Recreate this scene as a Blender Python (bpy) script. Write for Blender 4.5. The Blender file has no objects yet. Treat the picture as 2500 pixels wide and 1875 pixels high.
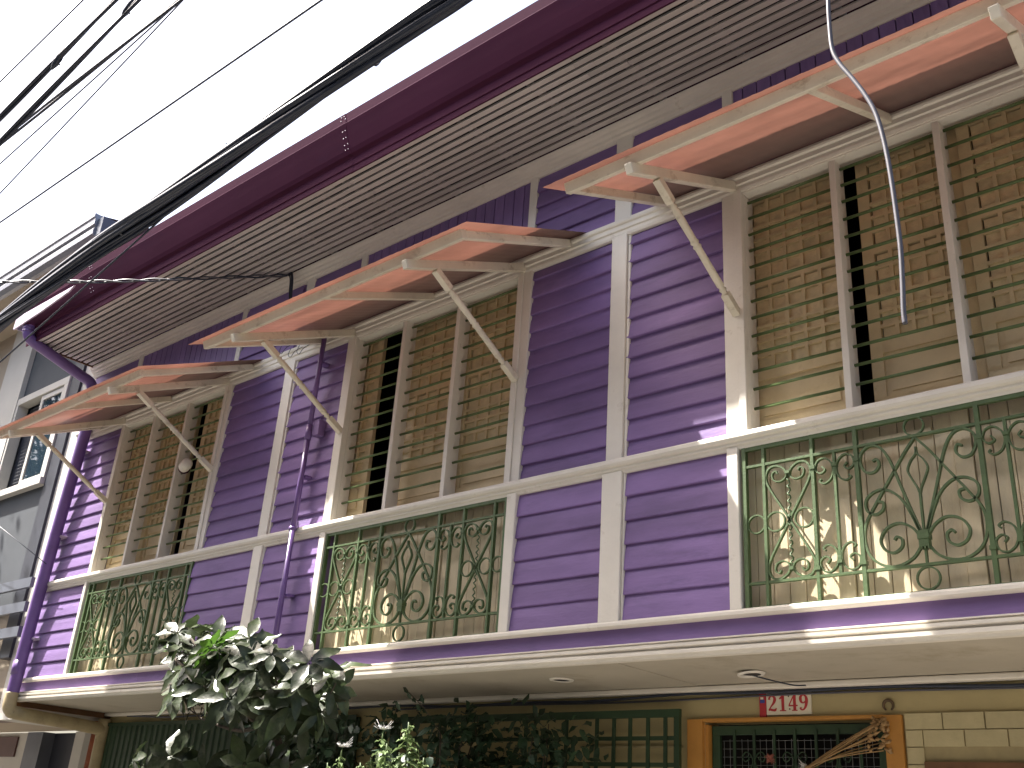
import bpy, bmesh, math, random
from mathutils import Vector, Matrix
R = random.Random(7)

# ------------------------------------------------------------------ scene, camera, sky, sun
sc = bpy.context.scene
col = sc.collection
sc.render.engine = 'CYCLES'
CAM = Vector((0.0, -4.5, 1.6))
YAW, PITCH, ROLL, FPX = -0.74480675, 0.41824572, 0.0714537, 2500.0
FW = Vector((math.sin(YAW) * math.cos(PITCH), math.cos(YAW) * math.cos(PITCH), math.sin(PITCH)))
_r = Vector((math.cos(YAW), -math.sin(YAW), 0)); _u = _r.cross(FW)
RT = math.cos(ROLL) * _r + math.sin(ROLL) * _u
UP = -math.sin(ROLL) * _r + math.cos(ROLL) * _u
cd = bpy.data.cameras.new('camera'); cam = bpy.data.objects.new('camera', cd); col.objects.link(cam)
cd.sensor_width = 36.0; cd.lens = 36.0 * FPX / 2500.0; cd.clip_end = 2000; cd.clip_start = 0.05
cam.matrix_world = Matrix(((RT.x, UP.x, -FW.x, CAM.x), (RT.y, UP.y, -FW.y, CAM.y), (RT.z, UP.z, -FW.z, CAM.z), (0, 0, 0, 1)))
sc.camera = cam

LIGHT = Vector((1.74, 1.0, -2.88)).normalized()          # direction the sunlight travels
w = bpy.data.worlds.new('World'); sc.world = w; w.use_nodes = True
nt = w.node_tree; bg = nt.nodes['Background']
sky = nt.nodes.new('ShaderNodeTexSky'); sky.sky_type = 'NISHITA'; sky.sun_disc = False
sky.sun_elevation = math.asin(-LIGHT.z); sky.sun_rotation = math.atan2(-LIGHT.x, -LIGHT.y)
sky.air_density = 1.0; sky.dust_density = 6.0; sky.ozone_density = 1.0
nt.links.new(sky.outputs[0], bg.inputs[0]); bg.inputs[1].default_value = 0.12
sd = bpy.data.lights.new('sun', 'SUN'); sun = bpy.data.objects.new('sun', sd); col.objects.link(sun)
sd.energy = 5.0; sd.angle = math.radians(0.55); sd.color = (1.0, 0.955, 0.89)
sun.rotation_euler = LIGHT.to_track_quat('-Z', 'Y').to_euler(); sun.location = (-12, -8, 20)
vs = sc.view_settings
vs.view_transform = 'Standard'; vs.look = 'None'; vs.gamma = 1.0; vs.use_curve_mapping = False
vs.exposure = 1.85

def hit(px, py, y=None, x=None, z=None):
    """a pixel of the photograph gives a direction; the plane it lies on gives the distance"""
    d = FW + RT * ((px - 1250.0) / FPX) + UP * ((937.5 - py) / FPX)
    if y is not None: t = (y - CAM.y) / d.y
    elif x is not None: t = (x - CAM.x) / d.x
    else: t = (z - CAM.z) / d.z
    return CAM + d * t

# ------------------------------------------------------------------ materials
def mat(name, c, rough=0.6, var=0.12, scale=6.0, bump=0.0, bscale=60.0, c2=None, thr=0.62, c2amt=0.6, metal=0.0, spec=0.4,
        translucent=0.0, tcol=None, stretch=(1, 1, 1), objvar=0.0, dscale=3.0):
    m = bpy.data.materials.new(name); m.use_nodes = True
    n, l = m.node_tree.nodes, m.node_tree.links
    b = n['Principled BSDF']; b.inputs['Roughness'].default_value = rough; b.inputs['Metallic'].default_value = metal
    b.inputs['Specular IOR Level'].default_value = spec
    geo = n.new('ShaderNodeNewGeometry'); mp = n.new('ShaderNodeMapping'); mp.inputs['Scale'].default_value = stretch
    l.new(geo.outputs['Position'], mp.inputs['Vector'])
    t = n.new('ShaderNodeTexNoise'); t.inputs['Scale'].default_value = scale; t.inputs['Detail'].default_value = 6; t.inputs['Roughness'].default_value = 0.6
    l.new(mp.outputs[0], t.inputs['Vector'])
    rp = n.new('ShaderNodeValToRGB'); e = rp.color_ramp.elements
    lo = tuple(x * (1 - var) for x in c); hi = tuple(min(1, x * (1 + var)) for x in c)
    e[0].position = 0.3; e[0].color = (*lo, 1); e[1].position = 0.7; e[1].color = (*hi, 1)
    l.new(t.outputs['Fac'], rp.inputs['Fac'])
    out = rp.outputs['Color']
    if objvar:
        oi = n.new('ShaderNodeObjectInfo'); mr = n.new('ShaderNodeMapRange')
        mr.inputs['To Min'].default_value = 1 - objvar; mr.inputs['To Max'].default_value = 1 + objvar
        l.new(oi.outputs['Random'], mr.inputs['Value'])
        mm = n.new('ShaderNodeMix'); mm.data_type = 'RGBA'; mm.blend_type = 'MULTIPLY'; mm.inputs[0].default_value = 1
        l.new(out, mm.inputs[6]); l.new(mr.outputs[0], mm.inputs[7]); out = mm.outputs[2]
    if c2 is not None:
        t2 = n.new('ShaderNodeTexNoise'); t2.inputs['Scale'].default_value = dscale; t2.inputs['Detail'].default_value = 9; t2.inputs['Roughness'].default_value = 0.72
        l.new(mp.outputs[0], t2.inputs['Vector'])
        mr2 = n.new('ShaderNodeMapRange'); mr2.inputs['From Min'].default_value = thr; mr2.inputs['From Max'].default_value = thr + 0.14
        mr2.inputs['To Max'].default_value = c2amt; l.new(t2.outputs['Fac'], mr2.inputs['Value'])
        mx = n.new('ShaderNodeMix'); mx.data_type = 'RGBA'; mx.inputs[7].default_value = (*c2, 1)
        l.new(mr2.outputs[0], mx.inputs[0]); l.new(out, mx.inputs[6]); out = mx.outputs[2]
    l.new(out, b.inputs['Base Color'])
    if bump:
        t3 = n.new('ShaderNodeTexNoise'); t3.inputs['Scale'].default_value = bscale; t3.inputs['Detail'].default_value = 4
        l.new(mp.outputs[0], t3.inputs['Vector'])
        bp = n.new('ShaderNodeBump'); bp.inputs['Strength'].default_value = bump; bp.inputs['Distance'].default_value = 0.01
        l.new(t3.outputs['Fac'], bp.inputs['Height']); l.new(bp.outputs[0], b.inputs['Normal'])
    if translucent:
        tr = n.new('ShaderNodeBsdfTranslucent')
        if tcol is None: l.new(out, tr.inputs['Color'])
        else:
            r2 = n.new('ShaderNodeValToRGB'); e2 = r2.color_ramp.elements; e2[0].position = .35; e2[1].position = .65
            e2[0].color = (*[x * .62 for x in tcol], 1); e2[1].color = (*tcol, 1); l.new(t.outputs['Fac'], r2.inputs['Fac']); l.new(r2.outputs[0], tr.inputs['Color'])
        ms = n.new('ShaderNodeMixShader'); ms.inputs[0].default_value = translucent
        o = n['Material Output']; l.new(b.outputs[0], ms.inputs[1]); l.new(tr.outputs[0], ms.inputs[2]); l.new(ms.outputs[0], o.inputs['Surface'])
    return m

M = {}
M['purple'] = mat('purple_paint', (0.203, 0.131, 0.300), 0.58, 0.20, 3.2, 0.16, 40, (0.125, 0.088, 0.19), 0.55, 0.6, stretch=(0.4, 1, 1.6), objvar=0.12, dscale=3.0, spec=0.25)
M['purple_plank'] = mat('purple_plank_paint', (0.185, 0.118, 0.285), 0.5, 0.15, 7, 0.25, 50, (0.12, 0.08, 0.22), 0.58, 0.5, stretch=(2, 1, .4), objvar=0.08)
M['white'] = mat('cream_white_paint', (0.72, 0.675, 0.59), 0.5, 0.06, 4, 0.12, 60, (0.36, 0.30, 0.22), 0.60, 0.5, stretch=(1, 1, 1), dscale=8, objvar=0.03)
M['whitebar'] = mat('weathered_cream_timber', (0.68, 0.62, 0.50), 0.6, 0.09, 6, 0.2, 50, (0.27, 0.20, 0.12), 0.55, 0.65, stretch=(.6, 1, 1), dscale=9, objvar=0.05)
M['slat'] = mat('soffit_slat_paint', (0.50, 0.465, 0.43), 0.6, 0.10, 3, 0.08, 60, (0.26, 0.23, 0.20), 0.60, 0.5, dscale=5, objvar=0.10, stretch=(.5, 1, 1))
M['tan'] = mat('cream_shutter_paint', (0.64, 0.515, 0.305), 0.55, 0.08, 9, 0.22, 70, (0.36, 0.22, 0.11), 0.60, 0.5, dscale=8)
M['pane'] = mat('painted_capiz_pane', (0.66, 0.54, 0.325), 0.4, 0.12, 25, 0.3, 80, (0.40, 0.27, 0.14), 0.60, 0.5, dscale=12, objvar=0.10)
M['plank'] = mat('cream_board_paint', (0.67, 0.565, 0.38), 0.55, 0.08, 6, 0.2, 60, (0.45, 0.27, 0.15), 0.56, 0.45, dscale=4, stretch=(3, 1, .5), objvar=0.06)
M['green'] = mat('green_iron_paint', (0.074, 0.118, 0.046), 0.5, 0.15, 20, 0.15, 90, (0.05, 0.08, 0.04), 0.62, 0.5, dscale=14)
M['barg'] = mat('green_rod_paint', (0.11, 0.165, 0.062), 0.45, 0.12, 20)
M['dkgreen'] = mat('dark_green_metal', (0.026, 0.052, 0.024), 0.5, 0.15, 12, 0.1, 60, objvar=0.12)
M['maroon'] = mat('maroon_sheet_metal', (0.058, 0.016, 0.036), 0.75, 0.14, 2.0, 0.04, 20, (0.042, 0.018, 0.042), 0.58, 0.5, dscale=2.5, stretch=(.4, 1, 1), spec=0.03)
M['galv'] = mat('galvanised_edge', (0.50, 0.42, 0.52), 0.4, 0.12, 5, 0.05, 30, (0.33, 0.24, 0.34), 0.55, 0.6, dscale=4)
M['sheet'] = mat('salmon_fibreglass', (0.20, 0.155, 0.135), 0.35, 0.10, 3, 0.0, 40, (0.15, 0.12, 0.105), 0.57, 0.45, translucent=0.42, tcol=(0.142, 0.060, 0.042), dscale=5, stretch=(.6, 2, 1))
M['pipe'] = mat('purple_pipe_paint', (0.16, 0.095, 0.27), 0.32, 0.12, 6, 0.03, 40, (0.09, 0.06, 0.15), 0.6, 0.5, dscale=5)
M['oldpipe'] = mat('bare_beige_pipe', (0.42, 0.34, 0.20), 0.6, 0.15, 8, 0.1, 40, (0.22, 0.17, 0.10), 0.55, 0.6, dscale=6)
M['rust'] = mat('rust_orange_pipe', (0.36, 0.11, 0.05), 0.6, 0.2, 8)
M['ceil'] = mat('ceiling_board_paint', (0.44, 0.395, 0.315), 0.7, 0.08, 2, 0.08, 30, (0.29, 0.24, 0.165), 0.54, 0.55, dscale=1.9)
M['wall'] = mat('cream_yellow_wall', (0.42, 0.345, 0.175), 0.75, 0.08, 3, 0.12, 60, (0.33, 0.26, 0.13), 0.60, 0.5, dscale=3)
M['brick'] = mat('cream_painted_brick', (0.46, 0.395, 0.225), 0.7, 0.10, 8, 0.2, 70, (0.36, 0.30, 0.17), 0.62, 0.5, dscale=6, objvar=0.05)
M['mortar'] = mat('dirty_mortar', (0.34, 0.28, 0.15), 0.85, 0.12, 12)
M['orange'] = mat('ochre_door_frame', (0.46, 0.215, 0.045), 0.55, 0.12, 6, 0.1, 50, (0.35, 0.15, 0.04), 0.60, 0.6, dscale=7)
M['dark'] = mat('dark_interior', (0.035, 0.03, 0.028), 0.9, 0.2, 3)  # near-black colour stands in for shade inside rooms, voids and recesses
M['brown'] = mat('brown_timber', (0.15, 0.075, 0.035), 0.6, 0.2, 8)
M['wire'] = mat('wire_mesh', (0.42, 0.42, 0.40), 0.4, 0.1, 20, metal=0.6)
M['cable'] = mat('black_cable', (0.022, 0.028, 0.045), 0.38, 0.2, 10)
M['greycable'] = mat('grey_cable', (0.075, 0.072, 0.085), 0.45, 0.12, 30)
M['ground'] = mat('street_concrete', (0.20, 0.185, 0.165), 0.85, 0.15, 1.5, 0.2, 30, (0.12, 0.11, 0.10), 0.55, 0.6, dscale=0.6)
M['asphalt'] = mat('worn_asphalt', (0.10, 0.097, 0.092), 0.85, 0.2, 4, 0.3, 60)
M['leaf'] = mat('dusty_glossy_leaf', (0.037, 0.053, 0.022), 0.35, 0.45, 14, 0.15, 60, (0.11, 0.112, 0.072), 0.51, 0.5, translucent=0.18, objvar=0.4, dscale=9, spec=0.32)
M['leafnew'] = mat('fresh_green_leaf', (0.055, 0.12, 0.018), 0.35, 0.25, 14, 0.1, 60, translucent=0.35, objvar=0.25)
M['leafdark'] = mat('dark_shrub_leaf', (0.028, 0.058, 0.028), 0.45, 0.4, 5, translucent=0.15)
M['leafpale'] = mat('pale_herb_leaf', (0.19, 0.26, 0.11), 0.5, 0.25, 20, translucent=0.25)
M['flower'] = mat('white_petal', (0.75, 0.74, 0.72), 0.6, 0.08, 20, translucent=0.2)
M['bark'] = mat('grey_bark', (0.07, 0.055, 0.04), 0.85, 0.3, 12, 0.5, 40)
M['straw'] = mat('dried_straw', (0.34, 0.21, 0.09), 0.7, 0.25, 20)
M['signwhite'] = mat('sign_white', (0.70, 0.64, 0.50), 0.5, 0.06, 10)
M['signred'] = mat('sign_red', (0.42, 0.035, 0.04), 0.5, 0.12, 20)
M['signblue'] = mat('sign_blue', (0.05, 0.06, 0.25), 0.5, 0.1, 20)
M['iron'] = mat('rusty_iron', (0.10, 0.065, 0.035), 0.7, 0.3, 30)
M['nwhite'] = mat('neighbour_white_render', (0.52, 0.50, 0.45), 0.7, 0.05, 3, 0.06, 50)
M['ngrey'] = mat('neighbour_grey_render', (0.062, 0.070, 0.080), 0.75, 0.1, 3, 0.06, 60)
M['ndark'] = mat('neighbour_dark_metal_and_opening', (0.03, 0.033, 0.045), 0.5, 0.2, 5)
M['nslat'] = mat('neighbour_blue_grey_steel', (0.10, 0.11, 0.135), 0.4, 0.1, 5)
M['nbeige'] = mat('neighbour_beige_render', (0.38, 0.315, 0.235), 0.75, 0.06, 3)
M['nbrown'] = mat('neighbour_brown_tile', (0.10, 0.05, 0.045), 0.5, 0.15, 6)
M['silver'] = mat('bright_steel_gutter', (0.26, 0.265, 0.29), 0.35, 0.15, 5, metal=0.3)
def glassmat():
    m = bpy.data.materials.new('tinted_window_glass'); m.use_nodes = True
    b = m.node_tree.nodes['Principled BSDF']
    b.inputs['Base Color'].default_value = (0.02, 0.035, 0.05, 1); b.inputs['Roughness'].default_value = 0.03
    b.inputs['Specular IOR Level'].default_value = 0.5
    return m
M['glass'] = glassmat()

# ------------------------------------------------------------------ mesh helpers
class MB:
    def __init__(s): s.v = []; s.f = []
    def box(s, x0, x1, y0, y1, z0, z1):
        b = len(s.v)
        s.v += [(x, y, z) for z in (z0, z1) for y in (y0, y1) for x in (x0, x1)]
        s.f += [tuple(b + i for i in q) for q in ((0, 2, 3, 1), (4, 5, 7, 6), (0, 1, 5, 4), (2, 6, 7, 3), (0, 4, 6, 2), (1, 3, 7, 5))]
        return s
    def prism_x(s, prof, x0, x1, cap=True):
        """closed yz profile extruded along x"""
        b = len(s.v); n = len(prof)
        s.v += [(x0, y, z) for y, z in prof] + [(x1, y, z) for y, z in prof]
        for i in range(n):
            j = (i + 1) % n; s.f.append((b + i, b + j, b + n + j, b + n + i))
        if cap: s.f.append(tuple(b + i for i in range(n))[::-1]); s.f.append(tuple(b + n + i for i in range(n)))
        return s
    def beam(s, p, q, w, h, up=(0, 0, 1)):
        """rectangular bar from p to q; w across, h along up"""
        p, q = Vector(p), Vector(q); d = (q - p).normalized(); a = d.cross(Vector(up)).normalized(); c = a.cross(d)
        b = len(s.v)
        for o in (p, q):
            for i, j in ((-1, -1), (1, -1), (1, 1), (-1, 1)): s.v.append(tuple(o + a * (i * w / 2) + c * (j * h / 2)))
        s.f += [(b, b + 1, b + 2, b + 3)[::-1], (b + 4, b + 5, b + 6, b + 7)]
        s.f += [(b + i, b + (i + 1) % 4, b + 4 + (i + 1) % 4, b + 4 + i) for i in range(4)]
        return s
    def tube(s, pts, r, n=8, cap=True):
        pts = [Vector(p) for p in pts]; rs = r if isinstance(r, (list, tuple)) else [r] * len(pts)
        b = len(s.v); a = None
        for k, p in enumerate(pts):
            d = (pts[min(k + 1, len(pts) - 1)] - pts[max(k - 1, 0)]).normalized()
            if a is None: a = d.orthogonal().normalized()
            a = (a - d * a.dot(d)).normalized(); c = d.cross(a)
            for i in range(n):
                t = 2 * math.pi * i / n; s.v.append(tuple(p + (a * math.cos(t) + c * math.sin(t)) * rs[k]))
        for k in range(len(pts) - 1):
            for i in range(n):
                j = (i + 1) % n; o = b + k * n; s.f.append((o + i, o + j, o + n + j, o + n + i))
        if cap: s.f.append(tuple(b + i for i in range(n))[::-1]); s.f.append(tuple(b + (len(pts) - 1) * n + i for i in range(n)))
        return s
    def ribbon(s, pts, wid, y0, y1, closed=False):
        """flat iron strip: centre line in the xz plane, wid in plane (value or list), from y0 to y1 deep"""
        n = len(pts); ws = wid if isinstance(wid, (list, tuple)) else [wid] * n
        b = len(s.v)
        for k in range(n):
            if closed: p0, p1 = pts[k - 1], pts[(k + 1) % n]
            else: p0, p1 = pts[max(k - 1, 0)], pts[min(k + 1, n - 1)]
            dx, dz = p1[0] - p0[0], p1[1] - p0[1]; L = math.hypot(dx, dz) or 1
            nx, nz = -dz / L * ws[k] / 2, dx / L * ws[k] / 2; x, z = pts[k]
            s.v += [(x + nx, y0, z + nz), (x - nx, y0, z - nz), (x - nx, y1, z - nz), (x + nx, y1, z + nz)]
        for k in range(n if closed else n - 1):
            o, q = b + 4 * k, b + 4 * ((k + 1) % n)
            s.f += [(o + i, o + (i + 1) % 4, q + (i + 1) % 4, q + i) for i in range(4)]
        if not closed: s.f += [(b + 3, b + 2, b + 1, b), tuple(b + 4 * (n - 1) + i for i in range(4))]
        return s
    def mesh(s, name, m, smooth=False):
        me = bpy.data.meshes.new(name); me.from_pydata(s.v, [], s.f); me.materials.append(M[m] if isinstance(m, str) else m)
        bm = bmesh.new(); bm.from_mesh(me); bmesh.ops.recalc_face_normals(bm, faces=bm.faces); bm.to_mesh(me); bm.free()
        if smooth:
            for p in me.polygons: p.use_smooth = True
        return me
    def obj(s, name, m, parent=None, smooth=False, bevel=0):
        o = bpy.data.objects.new(name, s.mesh(name, m, smooth)); link(o, parent)
        if bevel:
            md = o.modifiers.new('bevel', 'BEVEL'); md.width = bevel; md.segments = 2; md.limit_method = 'ANGLE'
        return o
def link(o, parent=None):
    col.objects.link(o)
    if parent is not None:
        o.parent = parent; o.matrix_parent_inverse = Matrix.Translation(root_loc(parent)).inverted()
def root_loc(p):
    v = Vector((0, 0, 0))
    while p is not None:
        v += p.location; p = None       # parts keep the origin at zero; only roots are moved
    return v
def thing(name, label, cat, loc=(0, 0, 0), group=None):
    o = bpy.data.objects.new(name, None); col.objects.link(o); o.location = loc; o.empty_display_size = .1
    return tag(o, label, cat, group)
def tag(o, label=None, cat=None, group=None, kind=None):
    if label: o['label'] = label
    if cat: o['category'] = cat
    if group: o['group'] = group
    if kind: o['kind'] = kind
    return o
def inst(name, me, parent, loc=(0, 0, 0), scale=(1, 1, 1), rot=None):
    o = bpy.data.objects.new(name, me); link(o, parent); o.location = loc; o.scale = scale
    if rot is not None: o.rotation_euler = rot
    return o
def smoothpts(P, n=6, closed=False):
    P = [Vector((*p, 0)) if len(p) == 2 else Vector(p) for p in P]; two = True; out = []
    N = len(P); rng = range(N if closed else N - 1)
    for i in rng:
        g = (lambda k: P[k % N]) if closed else (lambda k: P[max(0, min(N - 1, k))])
        a, b, c, d = g(i - 1), g(i), g(i + 1), g(i + 2)
        for k in range(n):
            t = k / n
            out.append(.5 * ((2 * b) + (c - a) * t + (2 * a - 5 * b + 4 * c - d) * t * t + (3 * b - a - 3 * c + d) * t ** 3))
    if not closed: out.append(P[-1])
    return out
def sm2(P, n=6, closed=False): return [(p.x, p.y) for p in smoothpts(P, n, closed)]

def leaflet(g, base, d, nrm, L, wd, droop, nseg=6, fold=.25):
    d = d.normalized(); side = d.cross(nrm).normalized(); up = side.cross(d).normalized(); b = len(g.v); p = Vector(base); dirv = d.copy()
    for k in range(nseg + 1):
        t = k / nseg; ww = wd * (math.sin(math.pi * min(1, (t * .93 + .05)) ** 1.0)) ** .9 if t < 1 else 0.0015
        ww = max(ww, .002); bend = up * (-droop * t * t * L)
        c = Vector(base) + d * (L * t) + bend; lift = up * (fold * ww) + up * (.006 * math.sin(k * 2.4))
        g.v += [tuple(c + side * ww + lift), tuple(c), tuple(c - side * ww + lift)]
    for k in range(nseg):
        o = b + 3 * k; g.f += [(o, o + 3, o + 4, o + 1), (o + 1, o + 4, o + 5, o + 2)]
# ------------------------------------------------------------------ ground
XL, XR = -10.27, 1.7                      # ends of the purple house
g = MB(); g.v = [(-400, -400, 0), (400, -400, 0), (400, 400, 0), (-400, 400, 0)]; g.f = [(0, 1, 2, 3)]
tag(g.obj('ground', 'ground'), kind='structure')
g = MB(); g.box(-200, 200, -6.4, -2.3, 0.001, 0.008); tag(g.obj('road', 'asphalt'), kind='structure')
g = MB(); g.box(-200, 200, -2.3, 0.9, 0.0, 0.12); tag(g.obj('pavement', 'ground', bevel=.01), kind='structure')

# ------------------------------------------------------------------ the purple house
H = thing('house', 'purple clapboard upper storey with cream trim over a cream ground floor', 'house', (0, 0, 0))
Z_CEIL, Z_SOF = 2.50, 5.97
# sheathing with the window openings left free
W = [dict(l=-9.298, r=-7.56, jl=(-9.355, -9.298), jr=(-7.56, -7.455), m=(-8.757, -8.176)),
     dict(l=-5.795, r=-4.122, jl=(-5.900, -5.795), jr=(-4.122, -4.004), m=(-5.259, -4.693)),
     dict(l=-2.425, r=-0.775, jl=(-2.554, -2.425), jr=(-0.775, -0.655), m=(-1.882, -1.322))]
g = MB(); xs = [XL]
for q in W: xs += [q['l'] - .02, q['r'] + .02]
xs.append(XR)
xl = [XL]
for i, q in enumerate(W): xl += [q['jl'][0] + (.045 if i == 0 else .06), q['jr'][1] - (.105 if i == 0 else .076)]
xl.append(XR)
for i in range(0, len(xs), 2): g.box(xs[i], xs[i + 1], 0.004, 0.085, 3.57, 6.0); g.box(xl[i], xl[i + 1], 0.004, 0.085, 2.51, 3.57)
for q in W: g.box(q['l'] - .02, q['r'] + .02, 0.004, 0.085, 5.16, 6.0); g.box(q['l'] - .02, q['r'] + .02, 0.004, 0.085, 2.51, 2.69)
for q in W: g.box(q['l'] - .02, q['r'] + .02, 0.02, 0.16, 3.54, 3.60)
g.obj('wall', 'purple', H)
g = MB(); g.box(XL, XL + .1, .085, 5, 2.51, 6.0); g.box(XR - .1, XR, .085, 5, 2.51, 6.0); g.box(XL, XR, 5, 5.1, 2.51, 6.0)
g.obj('side_wall', 'purple', H)
g = MB(); g.box(XL + .1, XR - .1, .16, 5, 2.52, 2.6); g.box(XL + .1, XR - .1, 2.6, 2.7, 2.6, 5.4); g.box(XL + .1, XR - .1, .09, 5, 5.38, 5.42)
g.obj('interior', 'dark', H)

# clapboards: one wedge mesh, stretched to each bay
def board_mesh(h):
    p = [(0.002, 0), (-0.0235, 0), (-0.0255, 0.006), (-0.019, h * .55), (-0.006, h + .012), (0.002, h + .012)]
    return MB().prism_x(p, 0, 1).mesh('clapboard', 'purple')
BM_L = board_mesh(.139)
h = .1315
BM_U = MB().prism_x([(0.002, 0), (-0.0235, 0), (-0.0255, 0.006), (-0.0185, h * .55), (-.0145, h - .034), (-.0085, h - .031), (-0.005, h + .012), (0.002, h + .012)], 0, 1).mesh('clapboard', 'purple')
def bay(x0, x1, zb, pitch, me, ztop):
    z = zb
    for i in range(40):
        if z + pitch * .3 > ztop: break
        s = 1.0 if z + pitch + .012 <= ztop else (ztop - z) / (pitch + .012)
        o = inst('clapboard', me, H, (x0, R.uniform(-.0015, .0015), z + R.uniform(-.002, .002)), (x1 - x0, 1, s))
        o.rotation_euler = (R.uniform(-.012, .012), R.uniform(-.0012, .0012), 0)
        z += pitch
bays = [(XL + .002, -9.34), (-7.47, -6.66), (-6.57, -5.88), (-4.02, -3.32), (-3.22, -2.53), (-0.67, 0.04), (0.13, XR)]
lob = [(XL + .002, -9.34), (-7.60, -6.69), (-6.60, -5.86), (-4.02, -3.33), (-3.22, -2.52), (-0.69, 0.03), (0.13, XR)]
for a, b in bays: bay(a, b, 3.5915, .1315, BM_U, 5.13); bay(a, b, 5.225, .1315, BM_U, 5.90)
for a, b in lob: bay(a, b, 2.699, .139, BM_L, 3.545)
# vertical boards over the windows
vm = MB().prism_x([(0, 0), (0.0, .001), (-.012, .001), (-.012, 0)], 0, 1)   # placeholder profile, replaced below
b_ = MB(); b_.v = [(0.002, .002, 0), (0.004, -.012, 0), (.092, -.012, 0), (.094, .002, 0), (0.002, .002, .69), (0.004, -.012, .69), (.092, -.012, .69), (.094, .002, .69)]
b_.f = [(0, 1, 5, 4), (1, 2, 6, 5), (2, 3, 7, 6), (0, 3, 2, 1), (4, 5, 6, 7), (0, 4, 7, 3)]
VP = b_.mesh('plank', 'purple_plank')
for q in W:
    x = q['jl'][0] + .05; end = q['jr'][1] - .05; n = int(round((end - x) / .096)); st = (end - x) / n
    for i in range(n): inst('plank', VP, H, (x + i * st, R.uniform(-.002, .002), 5.21), (st / .096, 1, 1))
# posts
def post(x0, x1, z0, z1, y=-.04, strip=None, b=.006):
    g = MB().box(x0, x1, y, 0.003, z0, z1)
    if strip: g.box(x1 + .0005, x1 + strip, y + .014, 0.0025, z0, z1)
    g.obj('post', 'white', H, bevel=b)
for a, b, s in ((-6.687, -6.57, .02), (-3.341, -3.225, .022), (0.03, 0.145, .022)):
    post(a, b, 3.60, 5.125, strip=s); post(a - .02, b - .02 if a < -6 else b + .004, 2.695, 3.545, y=-.043, strip=.014)
for a, b in ((-6.60, -6.49), (-3.335, -3.205), (.03, .15)): post(a, b, 5.22, 5.90, y=-.028)
for i, q in enumerate(W):
    post(q['jl'][0] + .01, q['jl'][0] + .08, 5.22, 5.90, y=-.028); post(q['jr'][1] - .08, q['jr'][1] - .01, 5.22, 5.90, y=-.028)
    post(q['jl'][0], q['jl'][0] + (.05 if i == 0 else .066), 2.695, 3.545, y=-.043)
    if i: post(q['jr'][1] - .082, q['jr'][1] - .006, 2.695, 3.545, y=-.043)
# running mouldings
def run(name, prof, x0=XL - .02, x1=XR + .02, m='white', seams=(-6.62, -3.36)):
    cuts = [x0] + [c for c in seams if x0 < c < x1] + [x1]
    for i in range(len(cuts) - 1): MB().prism_x(prof, cuts[i] + (.0008 if i else 0), cuts[i + 1]).obj(name, m, H)
run('sill_moulding', [(0.02, 3.532), (-.030, 3.532), (-.036, 3.545), (-.048, 3.553), (-.050, 3.566), (-.064, 3.572), (-.072, 3.585), (-.072, 3.603), (-.066, 3.612), (0.02, 3.622)])
run('head_moulding', [(0.003, 5.112), (-.034, 5.112), (-.040, 5.128), (-.040, 5.150), (-.050, 5.156), (-.050, 5.186), (-.062, 5.192), (-.066, 5.204), (-.062, 5.222), (0.003, 5.232)])
run('ledge_moulding', [(0.003, 2.663), (-.026, 2.663), (-.042, 2.667), (-.050, 2.674), (-.051, 2.688), (-.045, 2.697), (-.034, 2.702), (0.12, 2.708)])
run('purple_band', [(0.003, 2.565), (-.010, 2.565), (-.010, 2.667), (0.003, 2.667)], m='purple', seams=(-8.1, -3.0))
run('cornice_moulding', [(0.003, 2.488), (-.040, 2.488), (-.046, 2.500), (-.060, 2.506), (-.062, 2.524), (-.040, 2.529), (-.040, 2.535), (-.060, 2.541), (-.062, 2.556), (-.040, 2.560), (-.030, 2.562), (-.030, 2.566), (-.044, 2.569), (-.044, 2.575), (0.003, 2.578)])
run('soffit_moulding', [(0.003, 5.875), (-.022, 5.875), (-.028, 5.895), (-.044, 5.900), (-.048, 5.918), (-.068, 5.926), (-.074, 5.942), (-.098, 5.952), (-.104, 5.969), (0.003, 5.969)])
# slatted soffit: 11 rows in butt-jointed lengths, nailers above
SM = MB().box(0, 1, 0, .039, 0, .014).mesh('soffit_slat', 'slat')
xa, xb = XL + .06, XR
for k in range(11):
    y0 = -.7735 + k * .0617; cuts = [xa] + sorted(xa + t + R.uniform(-.25, .25) for t in (2.3, 4.7, 7.2, 9.6)) + [xb]
    for i in range(len(cuts) - 1):
        o = inst('soffit_slat', SM, H, (cuts[i] + .002, y0 + R.uniform(-.002, .002), Z_SOF + R.uniform(-.001, .001)), (cuts[i + 1] - cuts[i] - .002, 1, 1))
        o.rotation_euler.z = R.uniform(-.0006, .0006)
x = xa + .35; NM = MB().box(0, .035, -.79, -.02, Z_SOF + .055, Z_SOF + .09).mesh('soffit_nailer', 'slat')
while x < xb: inst('soffit_nailer', NM, H, (x, 0, 0)); x += R.choice((.6, .62, .3, .58))
g = MB().box(XL - .02, xb, -.79, .0, 6.16, 6.18); g.obj('eave_void_shade', 'dark', H)  # dark sheet stands in for the shaded void above the slats
MB().box(XL + .045, XL + .06, -.785, .0, 5.955, 6.16).obj('eave_end_board', 'brown', H)
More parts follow.
